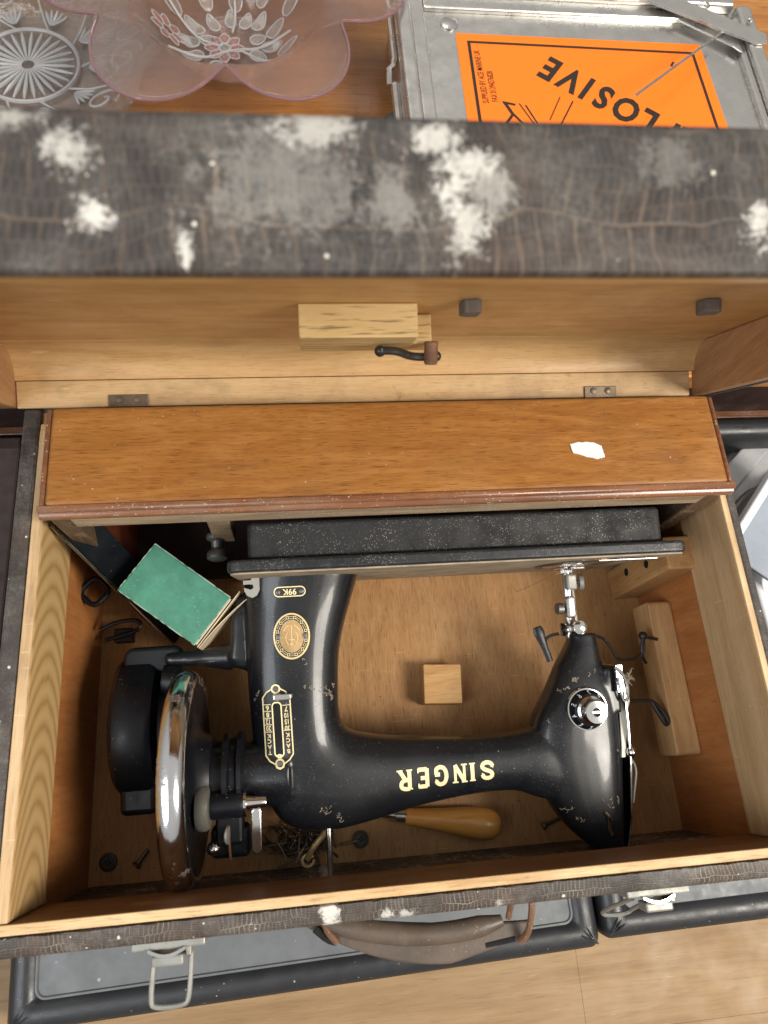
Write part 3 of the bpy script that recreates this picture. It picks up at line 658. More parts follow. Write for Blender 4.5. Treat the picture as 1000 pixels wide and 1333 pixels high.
# model plate
def flatp(P):
    m = MB(); m.add([Vector((p[0], p[1], 0)) for p in P], [tuple(range(len(P)))], False); return m
pl = decal(flatp(roundrect(-12, 12, -3.9, 3.9, 3.8)), 'model_plate', M['plateblack'], body, 166.6, 11.6, 0, .3, 1, .4)
decal(MB().ribbon(roundrect(-11.6, 11.6, -3.5, 3.5, 3.4), .8, True), 'plate_border', M['gold'], pl, 166.6, 11.6, 0, .85, 1, .1)
decal(ctext('99K', 6.2, 0, 0, .12, 0), 'numerals', M['gold'], pl, 166.6, 11.6, 0, .85, 1, .1)
for du in (-8.8, 8.8):
    mpart(MB().lathe([(1.9, 0), (1.7, .7), (.8, 1.), (0, 1)], (166.6 + du, drop(166.6 + du, 11.6, .5), 11.6), (0, 1, 0), 14), 'screw', M['darksteel'], pl)
# oval medallion
def ell(a, b, n=48): return [(a * math.cos(2 * PI * i / n), b * math.sin(2 * PI * i / n)) for i in range(n)]
def disk(a, b, z=0):
    m = MB(); rs = [0.02, .35, .7, 1]; m.rings([[Vector((x * r, y * r, z)) for x, y in ell(a, b)] for r in rs], cap=False); return m
md = decal(disk(13.7, 17.2), 'medallion', M['brass'], body, 166.9, 44.8, 0, .3, 1, .6)
decal(disk(12.5, 15.9), 'medallion_band', M['plateblack'], md, 166.9, 44.8, 0, 1.0, 1, .1)
decal(disk(9.2, 12.2), 'medallion_centre', M['brassrelief'], md, 166.9, 44.8, 0, 1.2, 1, .5)
sq = MB()
for i in range(12):
    a = 2 * PI * (i + .5) / 12; x, y = 10.9 * math.cos(a), 14.1 * math.sin(a)
    sq.ribbon([(x + dx, y + dy) for dx, dy in ((-.9, -.9), (.9, -.9), (.9, .9), (-.9, .9))], .4, True)
    a2 = a + PI / 12
    for r1 in (10.2, 11.6): sq.ribbon([(r1 * math.cos(a2 - .13), (r1 + 3.1) * math.sin(a2 - .13)), (r1 * math.cos(a2 + .13), (r1 + 3.1) * math.sin(a2 + .13))], .3)
decal(sq, 'band_ornament', M['gold'], md, 166.9, 44.8, 0, 1.3, 0, .05)
rl = MB()
rl.ribbon([(0, -8), (0, 6)], .8); rl.ribbon([(-1.6, 5), (0, 6.6), (1.6, 5)], .6, off=.02); rl.ribbon([(-2.4, 2.6), (2.4, 2.6)], .6, off=.04)
for sg in (-1, 1):
    rl.ribbon([(sg * 2, -8.2), (sg * 4.4, -6.6), (sg * 6, -4)], .7, off=.06); rl.ribbon([(sg * 3, -3), (sg * 4.6, 0), (sg * 4, 3.4), (sg * 2.6, 6)], .6, off=.08)
decal(rl, 'emblem', M['brass'], md, 166.9, 44.8, 0, 1.75, 0, .3)
for du in (-9.8, 9.8):
    mpart(MB().lathe([(2.1, 0), (1.9, .9), (.9, 1.2), (0, 1.2)], (166.9 + du, drop(166.9 + du, 44.8, 1.1), 44.8), (0, 1, 0), 14), 'screw', M['darksteel'], md)
# stitch plate
UC, WC = 154.4, 109.6
o8 = [(-10.6, -21), (-10.6, 21), (-7.5, 25), (-3.6, 27.2), (-2.5, 29.6), (0, 30.6), (2.5, 29.6), (3.6, 27.2), (7.5, 25), (10.6, 21), (10.6, -21), (7.5, -25), (3.6, -27.2), (2.5, -29.6), (0, -30.6), (-2.5, -29.6), (-3.6, -27.2), (-7.5, -25)]
o8 = o8[::-1]
sp = decal(flatp(o8), 'stitch_plate', M['plateblack'], body, UC, WC, 0.03, .3, 3, .5)
decal(MB().ribbon([(x * .95, y * .98) for x, y in o8], .95, True), 'plate_border', M['gold'], sp, UC, WC, 0.03, 1.0, 2, .12)
slot = roundrect(-3.3, 3.3, -17, 22, 2.8)
decal(flatp(slot), 'slot', M['slot'], sp, UC, WC, 0.03, .98, 2, .04)
decal(MB().ribbon(slot, .95, True), 'slot_border', M['gold'], sp, UC, WC, 0.03, 1.0, 1, .2)
# (drawing y runs away from the bed, so the lettering sits upright for someone in front of the machine)
tx = MB()
def addt(s, size, x, y, off=.05, sx=1., rot=0):
    m = ctext(s, size, x, y, off, 0, rot, sx); tx.add(m.v, m.f, False)
for i, s in enumerate(('6', '8', '12', '20')): addt(s, 4.9, 6.9, -13.5 + 4.9 * i, .1, 1.0 if len(s) == 1 else .75)
for i, s in enumerate(('7', '10', '15', '30')): addt(s, 4.9, -6.9, -12 + 4.6 * i, .1, 1.0 if len(s) == 1 else .75)
for i, s in enumerate('KCAT'): addt(s, 4.3, 6.9, 6.6 + 4.0 * i, .08)
for i, s in enumerate('KCAB'): addt(s, 4.3, -6.9, 6.6 + 3.9 * i, .08)
decal(tx, 'plate_lettering', M['gold'], sp, UC, WC, 0.03, 1.02, 1, .08)
sep = MB()
for x0, x1, ys in ((4.2, 9.8, (-15.8, -11, -6, -1.2, 3.9)), (-9.8, -4.2, (-14.6, 3.4))):
    for y in ys: sep.ribbon([(x0, y), (x1, y)], .5)
decal(sep, 'separator', M['gold'], sp, UC, WC, 0.03, 1.02, 1, .06)
for y in (-26.8, 26.6):
    rr = MB(); rr.rings([[Vector((x * k, y2 * k + y, z)) for x, y2 in ell(1, 1, 24)] for k, z in ((3.6, 0), (3.4, .5), (2.3, .5), (2.2, 0))], cap=False)
    decal(rr, 'screw_ring', M['gold'], sp, UC, WC, .03, 1.05, 0, .05)
    mpart(MB().lathe([(2.1, 0), (2.0, .5), (0, .7)], (UC + .03 * y, drop(UC, WC + y, 1.0), WC + y), (0, 1, 0), 14), 'screw', M['darksteel'], sp)
decal(MB().ribbon([(0, 17 + 2.2), (2.2, 19.4 + .8), (0, 22.4 - .1), (-2.2, 20.2)], .9, True), 'diamond', M['gold'], sp, UC, WC + 1.2, .03, 1.02, 0, .1)
mpart(MB().box(151.5, 165.5, drop(158, 90) + 1, drop(158, 90) + 7, 86, 90.5), 'stitch_lever', M['chrome'], bevel=1.2, seg=3)

# bed
mpart(MB().prism(roundrect(125, 461, -89, 90, 9), -10, -1.4), 'bed_plate', M['bededge'], bevel=2.2, seg=3)
bfm = mpart(MB().prism(roundrect(127, 459, -87, 88, 8), -1.3, 0), 'bed_surface', M['bedface'], bevel=.4)
mpart(MB().prism(roundrect(139, 447, -74, 80, 6), -37, -10.1), 'bed_skirt', M['crinkle'], bevel=3.5, seg=4)
mpart(MB().prism([(400 + 30 * math.cos(a), 20 + 52 * math.sin(a)) for a in [2 * PI * i / 40 for i in range(40)]], .05, .9), 'slide_plate', M['bronze'], bfm)
mpart(MB().prism([(392 + 19 * math.cos(a), 20 + 24 * math.sin(a)) for a in [2 * PI * i / 32 for i in range(32)]], .95, 1.8), 'needle_plate', M['steel'], bfm, bevel=.3)
mpart(MB().box(398, 444, 44, 72, .95, 1.7), 'slide_cover', M['steel'], bfm)
# thread hook plate near bed
cp = [(131.8, -6), (144, -6), (144, 9), (142, 13), (138.4, 14.8), (134.6, 13), (132.6, 9.4), (132.4, 7), (137.5, 8.6), (139.6, 7.2), (139, 4.8), (136, 4.4), (132, 4.6), (131.8, 1.6), (137.6, 1.4), (138.6, -1), (137, -2.4), (131.8, -2)]
mk = MB(); mk.prism([(a, b) for a, b in cp], 33.5, 35.2, Matrix(((1, 0, 0, 0), (0, 0, 1, 0), (0, 1, 0, 0), (0, 0, 0, 1))))
mpart(mk, 'thread_hook', M['dullsteel'])
# face plate etc.
fp = MB(); fl_ = [(426.0, 84), (427.6, 105), (428.0, 130), (427.0, 160), (424.4, 200), (421.4, 227)]
fp.rings([[Vector((u, -12, wv)), Vector((u, 27 - max(0, (wv - 190)) * .25, wv)), Vector((u + 1.5, 27 - max(0, (wv - 190)) * .25, wv)), Vector((u + 1.5, -12, wv))] for u, wv in fl_], smooth=False)
mpart(fp, 'face_plate', M['chrome'], bevel=.3)
mpart(MB().sphere((429.5, 24, 151), 5.0, 16, (.75, 1, 1)), 'face_plate_screw', M['chrome'])
tg = MB(); tg.prism(roundrect(78, 104, -6, 26, 3), 426.6, 428.4, frame((0, 0, 0), (0, 0, 1), (0, 1, 0)) ); 
mpart(MB().box(420, 426.5, 30, 32, 82, 104), 'thread_guard', M['chrome'], bevel=.8)
mpart(MB().tube(smoothpts([(419, 33, 84), (423, 33.5, 86), (429, 32, 96), (429, 31, 108), (425.5, 30, 112), (423, 31, 104), (421, 32, 92)], 2), 1.3, 8), 'thread_guard', M['chrome'])
mpart(MB().tube(smoothpts([(426, 20, 150), (432, 21, 158), (434, 22, 166), (431, 22, 178), (429, 21, 190)], 2), .9, 8), 'take_up_lever', M['nickel'])
mpart(MB().tube(smoothpts([(401, 30, 193), (404, 30.5, 196), (404.4, 30, 201), (404, 29, 206), (406, 28, 210)], 2), 1.5, 8), 'thread_guide', M['chrome'])
# tension dial
D0 = Vector((395, drop(395, 115) - 2.5, 115))
td = mpart(MB().lathe([(16.5, 0), (17.2, 1.5), (16.2, 3.2), (14.8, 3.4)], D0, (0, 1, 0), 40), 'tension_dial', M['chrome'])
mpart(MB().lathe([(15.2, 1), (15.2, 4.5), (12.6, 9), (9.8, 10.2), (0, 10.2)], D0, (0, 1, 0), 40), 'dial_ring', M['motorblack'], td)
mpart(MB().lathe([(11, 9.6), (11, 11), (9.4, 12), (9.0, 17), (9.2, 20.0), (8.4, 21.0), (3.4, 21.4), (3.2, 19.4), (0, 19.4)], D0, (0, 1, 0), 32), 'thumb_nut', M['chrome'], td)
mpart(MB().lathe([(3.2, 0), (3.2, .3), (0, .4)], D0 + Vector((0, 19.6, 0)), (0, 1, 0), 16), 'nut_hole', M['slot'], td)
mpart(MB().box(D0.x - 3.3, D0.x + 3.3, D0.y + 19.9, D0.y + 21.2, 114.2, 115.8), 'nut_slot', M['steel'], td)
dn = MB()
for i in range(10):
    a = 2 * PI * i / 10 + .35; vs, fs = text2d(str(i), 4.4, .06)
    ca, sa = math.cos(a), math.sin(a)
    # numbers lie on the slope of the ring
    vv = []
    for v in vs:
        rad = 13.3 + v.y * .8; tg_ = v.x
        h = 9 - (rad - 12.6) * 1.73 if rad > 12.6 else 9.2 + (12.6 - rad) * .4
        x = rad * ca + tg_ * sa; z_ = rad * sa - tg_ * ca
        vv.append(D0 + Vector((x, h + .2, z_)))
    dn.add(vv, fs, False)
mpart(dn, 'dial_numerals', M['whitepl'], td)
# needle bar, presser bar and screws
nb = mpart(MB().lathe([(4.0, 0), (4.2, 4), (4.0, 26), (3.6, 27), (3.6, 54), (2.6, 56)], (396, 8, 5), (-.035, 0, 1), 18), 'presser_bar', M['steel'])
mpart(MB().tube([(401, 6, 12), (402, 6, 60)], 1.3, 8), 'needle_bar', M['steel'], nb)
mpart(MB().box(392.6, 401.5, 4, 17, 8, 21), 'foot_clamp', M['nickel'], nb, bevel=2, seg=3)
mpart(MB().lathe([(1.6, 0), (1.6, 5), (6.4, 5.2), (6.6, 8), (6, 8.6), (0, 8.6)], (400, 10, 15), (1, .2, 0), 24), 'thumb_screw', M['nickel'], nb)
mpart(MB().box(391.5, 399.5, 5, 15, 26, 44), 'bar_sleeve', M['steel'], nb, bevel=2.5, seg=3)
mpart(MB().lathe([(1.5, 0), (1.5, 3), (4.6, 3.2), (4.6, 8), (0, 8.4)], (393, 8, 36), (-1, .1, 0), 18), 'lever_screw', M['darksteel'], nb)
mpart(MB().lathe([(1.7, 0), (1.7, 5), (3, 5.2), (3, 6), (5, 6.2), (5.4, 8), (0, 8.8)], (393, 12, 53), (-1, .5, 0), 24), 'needle_screw', M['chrome'], nb)
mpart(MB().box(390, 404, 8, 16, 50, 55), 'needle_clamp', M['nickel'], nb, bevel=1.5)
mpart(MB().lathe([(5.6, 0), (6, 1.2), (5.6, 3.4), (3.4, 4.4), (0, 4.6)], (400, 15, 52), (0, 1, 0), 24), 'bar_screw', M['chrome'], nb)
ft = MB(); ft.box(389, 393, -2, 22, 1.9, 3.8); ft.box(397, 401, -2, 20, 1.9, 3.8); ft.box(389.5, 400.5, 0, 12, 3.9, 7.5); ft.box(398, 408, 14, 20, 2.4, 4.6)
mpart(ft, 'presser_foot', M['chrome'], nb, bevel=.8)
lv = MB(); L0 = Vector((366.5, 10, 50)); L1 = Vector((375.5, 8, 78))
lv.tube([L0 + (L1 - L0) * (i / 10) for i in range(11)], [3.6, 4.6, 4.6, 4.0, 3.6, 3.2, 3, 2.8, 2.8, 2.6, 2.6], 12)
lv.v = [Vector((p.x, 9 + (p.y - 9) * .4, p.z)) for p in lv.v]
mpart(lv, 'presser_lifter', M['motorblack'])
mpart(MB().lathe([(3.2, 0), (3.4, 9), (5, 11), (6.6, 13), (6.6, 17), (5.8, 19), (0, 19.6)], (404, 17, 214), (0, 0, 1), 20), 'regulator_screw', M['darksteel'])
mpart(MB().lathe([(2.2, 0), (2.2, 44), (1.6, 45), (0, 45.2)], (189, 20, 182), (0, .16, 1), 14), 'spool_pin', M['steel'])

# handwheel: chrome rim, black dished web, hub and pulley
WO = (86.5, 20, 144)
hw = mpart(MB().lathe([(70 + 7.6 * math.cos(a), 9.4 * math.sin(a)) for a in [2 * PI * i / 20 for i in range(20)]] + [(77.6, 0)], WO, (1, 0, 0), 96), 'handwheel_rim', M['rim'])
mpart(MB().lathe([(69, 5), (67.5, 8.5), (52, 6.5), (38, 7.5), (32, 11), (28, 19), (24, 20), (24, 3), (36, 3), (50, 2), (62, 1), (69, 5)], WO, (1, 0, 0), 72), 'handwheel_web', M['motorblack'], hw)
mpart(MB().lathe([(22, 6), (24, 8), (24, 27), (29, 27.4), (29, 31), (26, 33), (26, 36), (30, 38), (30, 41), (20, 42)], WO, (1, 0, 0), 48), 'pulley', M['motorblack'], hw)
mpart(MB().lathe([(16, -14), (20, -12), (21, -2), (24, 12), (22, 20)], WO, (1, 0, 0), 36), 'clutch_knob', M['nickel'], hw)
# bobbin winder (machine local coordinates)
bo = Vector((96, 44, 160))
bw = mpart(MB().lathe([(8, 0), (15, .5), (16.4, 3), (16.4, 7), (15, 9.5), (8, 10), (0, 10)], bo, (1, 0, 0), 36), 'winder_tyre', M['rubber'])
mpart(MB().lathe([(9, 9), (9.4, 12), (9.4, 31), (8.8, 33), (0, 33)], bo, (1, .0, 0), 28), 'winder_housing', M['motorblack'], bw)
mpart(MB().lathe([(4, 33), (9, 33.2), (9, 35), (5, 35.4), (4.4, 39), (4.2, 40), (3.8, 48), (3.2, 49), (0, 49)], bo, (1, 0, 0), 24), 'winder_spindle', M['chrome'], bw)
mpart(MB().box(108, 128, 24, 38, 164, 190), 'winder_bracket', M['motorblack'], bw, bevel=3, seg=3)
mpart(MB().prism(roundrect(134, 141, 164, 196, 3.4), 40, 43, Matrix(((1, 0, 0, 0), (0, 0, 1, 0), (0, 1, 0, 0), (0, 0, 0, 1)))), 'winder_lever', M['chrome'], bw, bevel=1)
mpart(MB().lathe([(6, 0), (6.6, 1), (6, 2.2), (0, 2.4)], (116, 38, 182), (1, .3, 0), 20), 'winder_washer', M['nickel'], bw)
mpart(MB().sphere((107, 40, 190), 5, 14), 'winder_stop', M['chrome'], bw)
mpart(MB().box(104, 132, 20, 34, 178, 200), 'winder_cam', M['motorblack'], bw, bevel=4, seg=3)
mpart(MB().tube([(117, 40, 176), (118, 36, 200)], 1.1, 6), 'winder_spring', M['rust'], bw)
# motor and its arm
mt = mpart(MB().lathe([(34, -2), (50, 0), (54, 4), (55, 10), (55, 26), (52, 31), (38, 34), (0, 34)], (30, -24, 109), (1, 0, 0), 56), 'motor_housing', M['motorblack'])
mpart(MB().lathe([(40, 0), (42, 2), (42, 6), (36, 9), (12, 11), (0, 11)], (62, -24, 112), (1, 0, 0), 48), 'motor_cover', M['motorblack'], mt)
mpart(MB().box(34, 62, -46, 8, 128, 172), 'motor_foot', M['motorblack'], mt, bevel=5, seg=3)
mpart(MB().prism(roundrect(36, 80, 48, 68, 8), -16, 2, Matrix(((1, 0, 0, 0), (0, 0, 1, 0), (0, 1, 0, 0), (0, 0, 0, 1)))), 'motor_bracket', M['motorblack'], mt, bevel=3, seg=3)
mpart(MB().lathe([(12, 0), (13, 3), (13, 14), (9, 17), (0, 18)], (66, 0, 74), (1, 0, .1), 24), 'motor_pulley', M['motorblack'], mt)
# fluff and dried web caught on the machine
def squig(c, r, n, sp_=1.):
    P = [Vector(c)]
    for _ in range(n): P.append(P[-1] + Vector((random.uniform(-1, 1), 0, random.uniform(-1, 1))) * r)
    return smoothpts(P, 1)
for (u, wv, r, n, k) in ((194, 88, 3.2, 6, 3), (192, 91, 2., 5, 3), (178, 84, 2.6, 5, 2), (140, 86, 2, 6, 2), (172, 66, 3, 3, 1), (374, 190, 3, 5, 3), (380, 196, 2.4, 5, 3), (388, 93, 2.6, 6, 3), (380, 100, 2.8, 5, 3), (186, 174, 2.4, 6, 3), (196, 178, 4, 4, 2), (412, 184, 2.6, 5, 3), (406, 188, 2.6, 5, 2), (402, 88, 2.6, 5, 2), (366, 121, 2, 3, 1)):
    dm = MB()
    for _ in range(k + 1 if u > 300 else k * 2):
        P = squig((u + random.gauss(0, 2.4), 0, wv + random.gauss(0, 1.4)), r * .55, n)
        P = [Vector((p.x, drop(p.x, p.z, .35), p.z)) for p in P]
        dm.tube(P, random.uniform(.12, .32), 5)
    mpart(dm, 'dried_fluff', M['debris'], body)
fz = MB()
for _ in range(22):
    P = squig((424, 0, 92), 2.6, 5); fz.tube([Vector((p.x + 6, 30 + i * .4, p.z)) for i, p in enumerate(P)], .18, 4)
mpart(fz, 'fluff_tuft', M['debris'], body)
mpart(MB().tube(smoothpts([(391, 12, 4), (384, 10, 8), (374, 9, 12), (364, 8, 16), (352, 8, 20)], 2), .3, 5), 'loose_thread', M['rust'], nb)

# ------------------------------------------------------------------ loose things in the case
gb = thing('green_cardboard_box', 'small green cardboard box lying tilted in the left compartment', 'box', (78, 208, 70), (math.radians(3), math.radians(4), math.radians(-38)))
def gbx(*a): return MB().box(*a)
build(gbx(-36, 36, -22, 22, -4, 44), 'box_body', M['green'], gb, local=True, bevel=1.2)
build(gbx(36.4, 37.4, -21, 21, 8, 43.4), 'box_flap', M['cream'], gb, local=True)
fp_ = MB().box(38.4, 39.2, -22, 30, 6, 42.5); build(fp_, 'box_flap', M['cream'], gb, local=True)
cvl = MB(); cvl.rings([[Vector((40 + t * t * 5, -22 + 52 * t, 5)), Vector((40.6 + t * t * 5, -22 + 52 * t, 5)), Vector((40.6 + t * t * 7, -22 + 52 * t, 43)), Vector((40 + t * t * 7, -22 + 52 * t, 43))] for t in [i / 8 for i in range(9)]]); build(cvl, 'curled_flap', M['cream'], gb, local=True, angle=40)
for e_ in (((-36, -22, 43.6), (36, -22, 43.6)), ((36, -22, 43.6), (36, 22, 43.6)), ((-36, 22, 43.6), (36, 22, 43.6)), ((-36, -22, 43.6), (-36, 22, 43.6))):
    ew = MB(); n_ = 22
    ew.tube([Vector(e_[0]).lerp(Vector(e_[1]), i / n_) for i in range(n_ + 1)], [random.choice((.05, .25, .55, .6)) for i in range(n_ + 1)], 5); build(ew, 'worn_edge', M['paleedge'], gb, local=True)
bp = MB(); A, B = Vector((5, 246, 165)), Vector((60, 184, 4)); wd = Vector((15, 20, 2)); th = Vector((-1.6, 1.2, 0))
bp.add([A, B, B + wd, A + wd, A + th, B + th, B + wd + th, A + wd + th], [(0, 1, 2, 3), (4, 7, 6, 5), (0, 4, 5, 1), (1, 5, 6, 2), (2, 6, 7, 3), (3, 7, 4, 0)], False)
for k in (0, 1):
    pass
bpo = solo('black_metal_plate', 'glossy black metal plate leaning diagonally under the left edge of the green box', 'metal plate', bp, M['motorblack'], (60, 190, 4), bevel=.5)
solo('wooden_block', 'small plain square wooden block on the case floor in the middle of the machine opening', 'block', MB().box(-17, 17, -17, 17, 0, 21, Matrix.Translation((297, 132, .3)) @ Matrix.Rotation(-.06, 4, 'Z')), M['cube'], (297, 132, .3), bevel=.8)
pe = build(MB().tube([A + th * .5 + Vector((-1.2, -1.2, 0)), B + th * .5 + Vector((-1.2, -1.2, 0))], 1.1, 8), 'edge_highlight', M['steel']); pe.parent = bpo; pe.location = -bpo.location  # bright steel line standing in for the highlight along the black plate's edge
# turned screwdriver with yellow handle
sd = thing('wooden_handled_screwdriver', 'screwdriver with turned yellow wooden handle lying under the machine arm', 'screwdriver', (290, 17, .5))
ax = Vector((1, -.17, 0)).normalized()
build(MB().lathe([(6.5, 0), (7, 1.5), (6.6, 5), (7.5, 16), (9.6, 34), (12, 52), (13.2, 64), (12.2, 74), (8.5, 80), (0, 82)], (255, 26, 14), ax, 32), 'handle', M['handle_wood'], sd, angle=60)
build(MB().lathe([(4.6, -8), (5, -6), (5, 0), (0, 0)], (255, 26, 14), ax, 20), 'ferrule', M['steel'], sd)
build(MB().lathe([(2.6, -60), (2.8, -8), (0, -7)], (255, 26, 14), ax, 12), 'shaft', M['steel'], sd)
# flat screwdriver standing against the face plate
s2 = thing('flat_steel_screwdriver', 'small pale flat screwdriver leaning beside the machine face plate', 'screwdriver', (432, 70, 40))
mm = MB(); st_ = [((430.5, 114, 90), 4.4), ((431.5, 111, 90), 4.8), ((430.5, 102, 90), 4.6), ((428.5, 95, 90), 3.4), ((427, 86, 89), 2.6), ((424.5, 68, 88), 1.9), ((423.5, 60, 86), 1.7)]
mm.rings([[Vector(c) + Vector((dx * r, 0, dz)) for dx, dz in ((-1, -.7), (1, -.7), (1, .7), (-1, .7))] for c, r in st_], smooth=False)
build(mm, 'blade', simple('pale_painted_steel', (.62, .59, .50), .5, .2, dust=.1, dcol=(.3, .25, .2)), s2, bevel=.4)
build(MB().tube([(423.9, 62, 86), (427, 66, 70), (432, 72, 45)], 1.6, 8), 'shank', M['steel'], s2)
# spool pin lying, buttons, screws
def button(x, y, r, tilt, lab):
    b = thing('button', lab, 'button', (x, y, .3), (tilt, 0, random.uniform(0, 3)))
    build(MB().lathe([(r * .9, 0), (r, 1), (r * .95, 2.4), (r * .75, 2.6), (r * .68, 1.7), (0, 1.7)], (0, 0, 0), (0, 0, 1), 28), 'button_disc', M['button'], b, local=True)
    for a in range(4):
        build(MB().lathe([(r * .13, 1.72), (r * .13, 1.8), (0, 1.8)], (r * .24 * math.cos(a * PI / 2 + .8), r * .24 * math.sin(a * PI / 2 + .8), 0), (0, 0, 1), 8), 'button_hole', M['slot'], b, local=True)
button(11, 10.5, 7.2, 0, 'dark four-hole button in the front left corner of the case floor')
button(217, 10, 7.0, .1, 'dark four-hole button just left of the yellow-handled screwdriver')
for (x, y, a, l, lab) in ((378, 8, .3, 14, 'small dark screw lying near the head end of the case floor'), (35, 8, .9, 12, 'small dull screw lying just right of the corner button')):
    t = thing('loose_screw', lab, 'screw', (x, y, .3)); d = Vector((math.cos(a), math.sin(a), 0))
    build(MB().lathe([(1.6, 0), (1.6, l), (0, l + .5)], (x, y, 3.6), d, 10), 'shank', M['darksteel'], t)
    build(MB().lathe([(3.4, -2.5), (3.6, -.8), (2, 0), (0, 0)], (x, y, 3.6), d, 16), 'screw_head', M['darksteel'], t)
bl = thing('brass_latch_part', 'small pale brass attachment poking out of the pile of pins', 'sewing attachment', (178, 6, 1))
build(MB().tube(smoothpts([(172, 0, 12), (176, 8, 16), (184, 16, 18), (190, 22, 16)], 2), 2.6, 8), 'arm', M['brass'], bl)
build(MB().tube([(172 + 4.4 * math.cos(2 * PI * i / 16), -1 + 4.4 * math.sin(2 * PI * i / 16), 12) for i in range(16)], 1.7, 8, True), 'eyelet', M['brass'], bl)
pn = MB()
for i in range(70):
    c = Vector((random.gauss(168, 13), random.gauss(14, 8), random.uniform(1, 14))); a = random.uniform(0, PI); l = random.uniform(5, 14)
    d = Vector((math.cos(a), math.sin(a), random.uniform(-.3, .3))); pn.tube([c - d * l, c + d * l], random.uniform(.4, 1.1), 5)
for i in range(18):
    c = (random.gauss(170, 10), random.gauss(12, 7), random.uniform(3, 14)); r = random.uniform(2.5, 6)
    nx = Vector((random.uniform(-1, 1), random.uniform(-1, 1), 1)).normalized(); a_ = nx.orthogonal().normalized(); b_ = nx.cross(a_)
    pn.tube([Vector(c) + (a_ * math.cos(q) + b_ * math.sin(q)) * r for q in [2 * PI * j / 14 for j in range(14)]], .8, 5, True)
po = solo('pins_and_fittings', 'tangled pile of pins, clips and small fittings below the machine arm', 'pins', pn, M['bronze'], (168, 12, 0)); po['kind'] = 'stuff'
gr = MB()
for i in range(160):
    x, y = random.choice(((random.uniform(0, 90), random.gauss(8, 7)), (random.uniform(300, 495), random.gauss(5, 9)), (random.uniform(0, 60), random.uniform(0, 120)), (random.uniform(230, 480), random.uniform(0, 190))))
    if y < -7: y = -7 + random.random() * 4
    gr.add([Vector((x, y, .2)) + Vector((random.uniform(-.9, .9), random.uniform(-.9, .9), 0)) for _ in range(3)] + [Vector((x, y, 1.2))], [(0, 1, 2), (0, 1, 3), (1, 2, 3), (2, 0, 3)], False)
tag(build(gr, 'floor_crumbs', simple('crumbs', (.09, .065, .045), .9)), 'scattered dark crumbs and grit on the case floor', 'grit', None, 'stuff')

# ------------------------------------------------------------------ padded cases underneath, at the front
def padded(loc, rz, x0, x1, y0, y1, z1, th_, inset, lab):
    t = thing('padded_case', lab, 'case', loc, (0, 0, rz), 'black padded cases lying under the sewing machine case')
    rings = []
    R_ = 13
    ol = roundrect(x0, x1, y0, y1, 9, 6)
    def shrink(k): 
        return roundrect(x0 + k, x1 - k, y0 + k, y1 - k, max(9 - k * .3, 3), 6)
    prof = [(2, -th_), (0, -th_ + 5), (0, -12), (1.2, -7), (4, -3), (8, -.9), (13, 0), (18, -1), (22, -4), (24, -7)]
    b = MB(); b.rings([[Vector((x, y, z)) for x, y in shrink(k)] for k, z in prof], cap=True)
    build(b, 'padded_rim', M['vinyl'], t, local=True, angle=70)
    pz = MB(); q = roundrect(x0 + 22.2, x1 - 22.2, y0 + 22.2, y1 - 22.2, 8, 6)
    pz.prism(q, -8, -4.6); build(pz, 'inset_panel', M['greypanel'], t, local=True, bevel=.8)
    if inset:
        rb = MB(); rb.tube([(x, y, -4.2) for x, y in roundrect(x0 + 22.5, x1 - 22.5, y0 + 22.5, y1 - 22.5, 8, 6)], 1.4, 6, True); build(rb, 'panel_piping', M['greypanel'], t, local=True)
    # stitched corner folds
    for cx, cy, sx, sy in ((x0, y0, 1, 1), (x1, y0, -1, 1)):
        for k in (-.22, 0, .26):
            P = [(cx + sx * (4 + 14 * i / 5 * (1 + k)), cy + sy * (4 + 14 * i / 5 * (1 - k)), -2.2 + 2.6 * math.sin(PI * (i + .5) / 6)) for i in range(6)]
            build(MB().tube(P, [.3, .7, .8, .8, .6, .2], 6), 'corner_fold', M['vinyl'], t, local=True)
    return t
padded((-66, -108, -14), math.radians(1.6), 0, 487, 0, 250, -14, 44, True, 'black padded case with blue-grey inset panel under the front left of the open case')
padded((424, -90, -14), math.radians(.6), 0, 330, 0, 240, -14, 44, False, 'black padded case under the front right corner with stitched vinyl corner')

# ------------------------------------------------------------------ things to the left and right of the case
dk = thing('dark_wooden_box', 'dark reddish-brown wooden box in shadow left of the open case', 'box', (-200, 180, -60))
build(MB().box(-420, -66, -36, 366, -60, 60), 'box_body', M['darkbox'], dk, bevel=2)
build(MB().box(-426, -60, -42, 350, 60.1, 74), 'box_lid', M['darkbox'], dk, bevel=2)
bb = thing('black_rolled_case', 'black padded bag lying against the table right of the wooden base', 'bag', (650, 330, -60))
r_ = []
for x in (524, 532, 560, 700, 760, 770):
    k = .6 if x in (524, 770) else .93 if x in (532, 760) else 1
    r_.append([Vector((x, 362 + 15 * k * math.copysign(abs(math.cos(a)) ** .7, math.cos(a)), 12 + 42 * k * math.copysign(abs(math.sin(a)) ** .7, math.sin(a)))) for a in [2 * PI * i / 24 for i in range(24)]])
build(MB().rings(r_), 'bag_body', M['vinyl'], bb, angle=80)
gp = thing('grey_plastic_case', 'grey moulded plastic case with dark recessed handle right of the open case', 'case', (612, 292, -60), (0, 0, math.radians(41)))
build(MB().box(-84, 240, -62, 34, 0, 84), 'shell', M['greypl'], gp, local=True, bevel=12, seg=4)
build(MB().box(-70, 232, 6, 28, 84.1, 88), 'raised_lid', M['greypl'], gp, local=True, bevel=3, seg=3)
build(MB().tube(smoothpts([(-66, -18, 86), (-40, -8, 91), (10, -4, 92), (26, -12, 92), (60, -14, 86)], 2), 4.5, 10), 'carry_handle', M['darksteel'], gp, local=True)
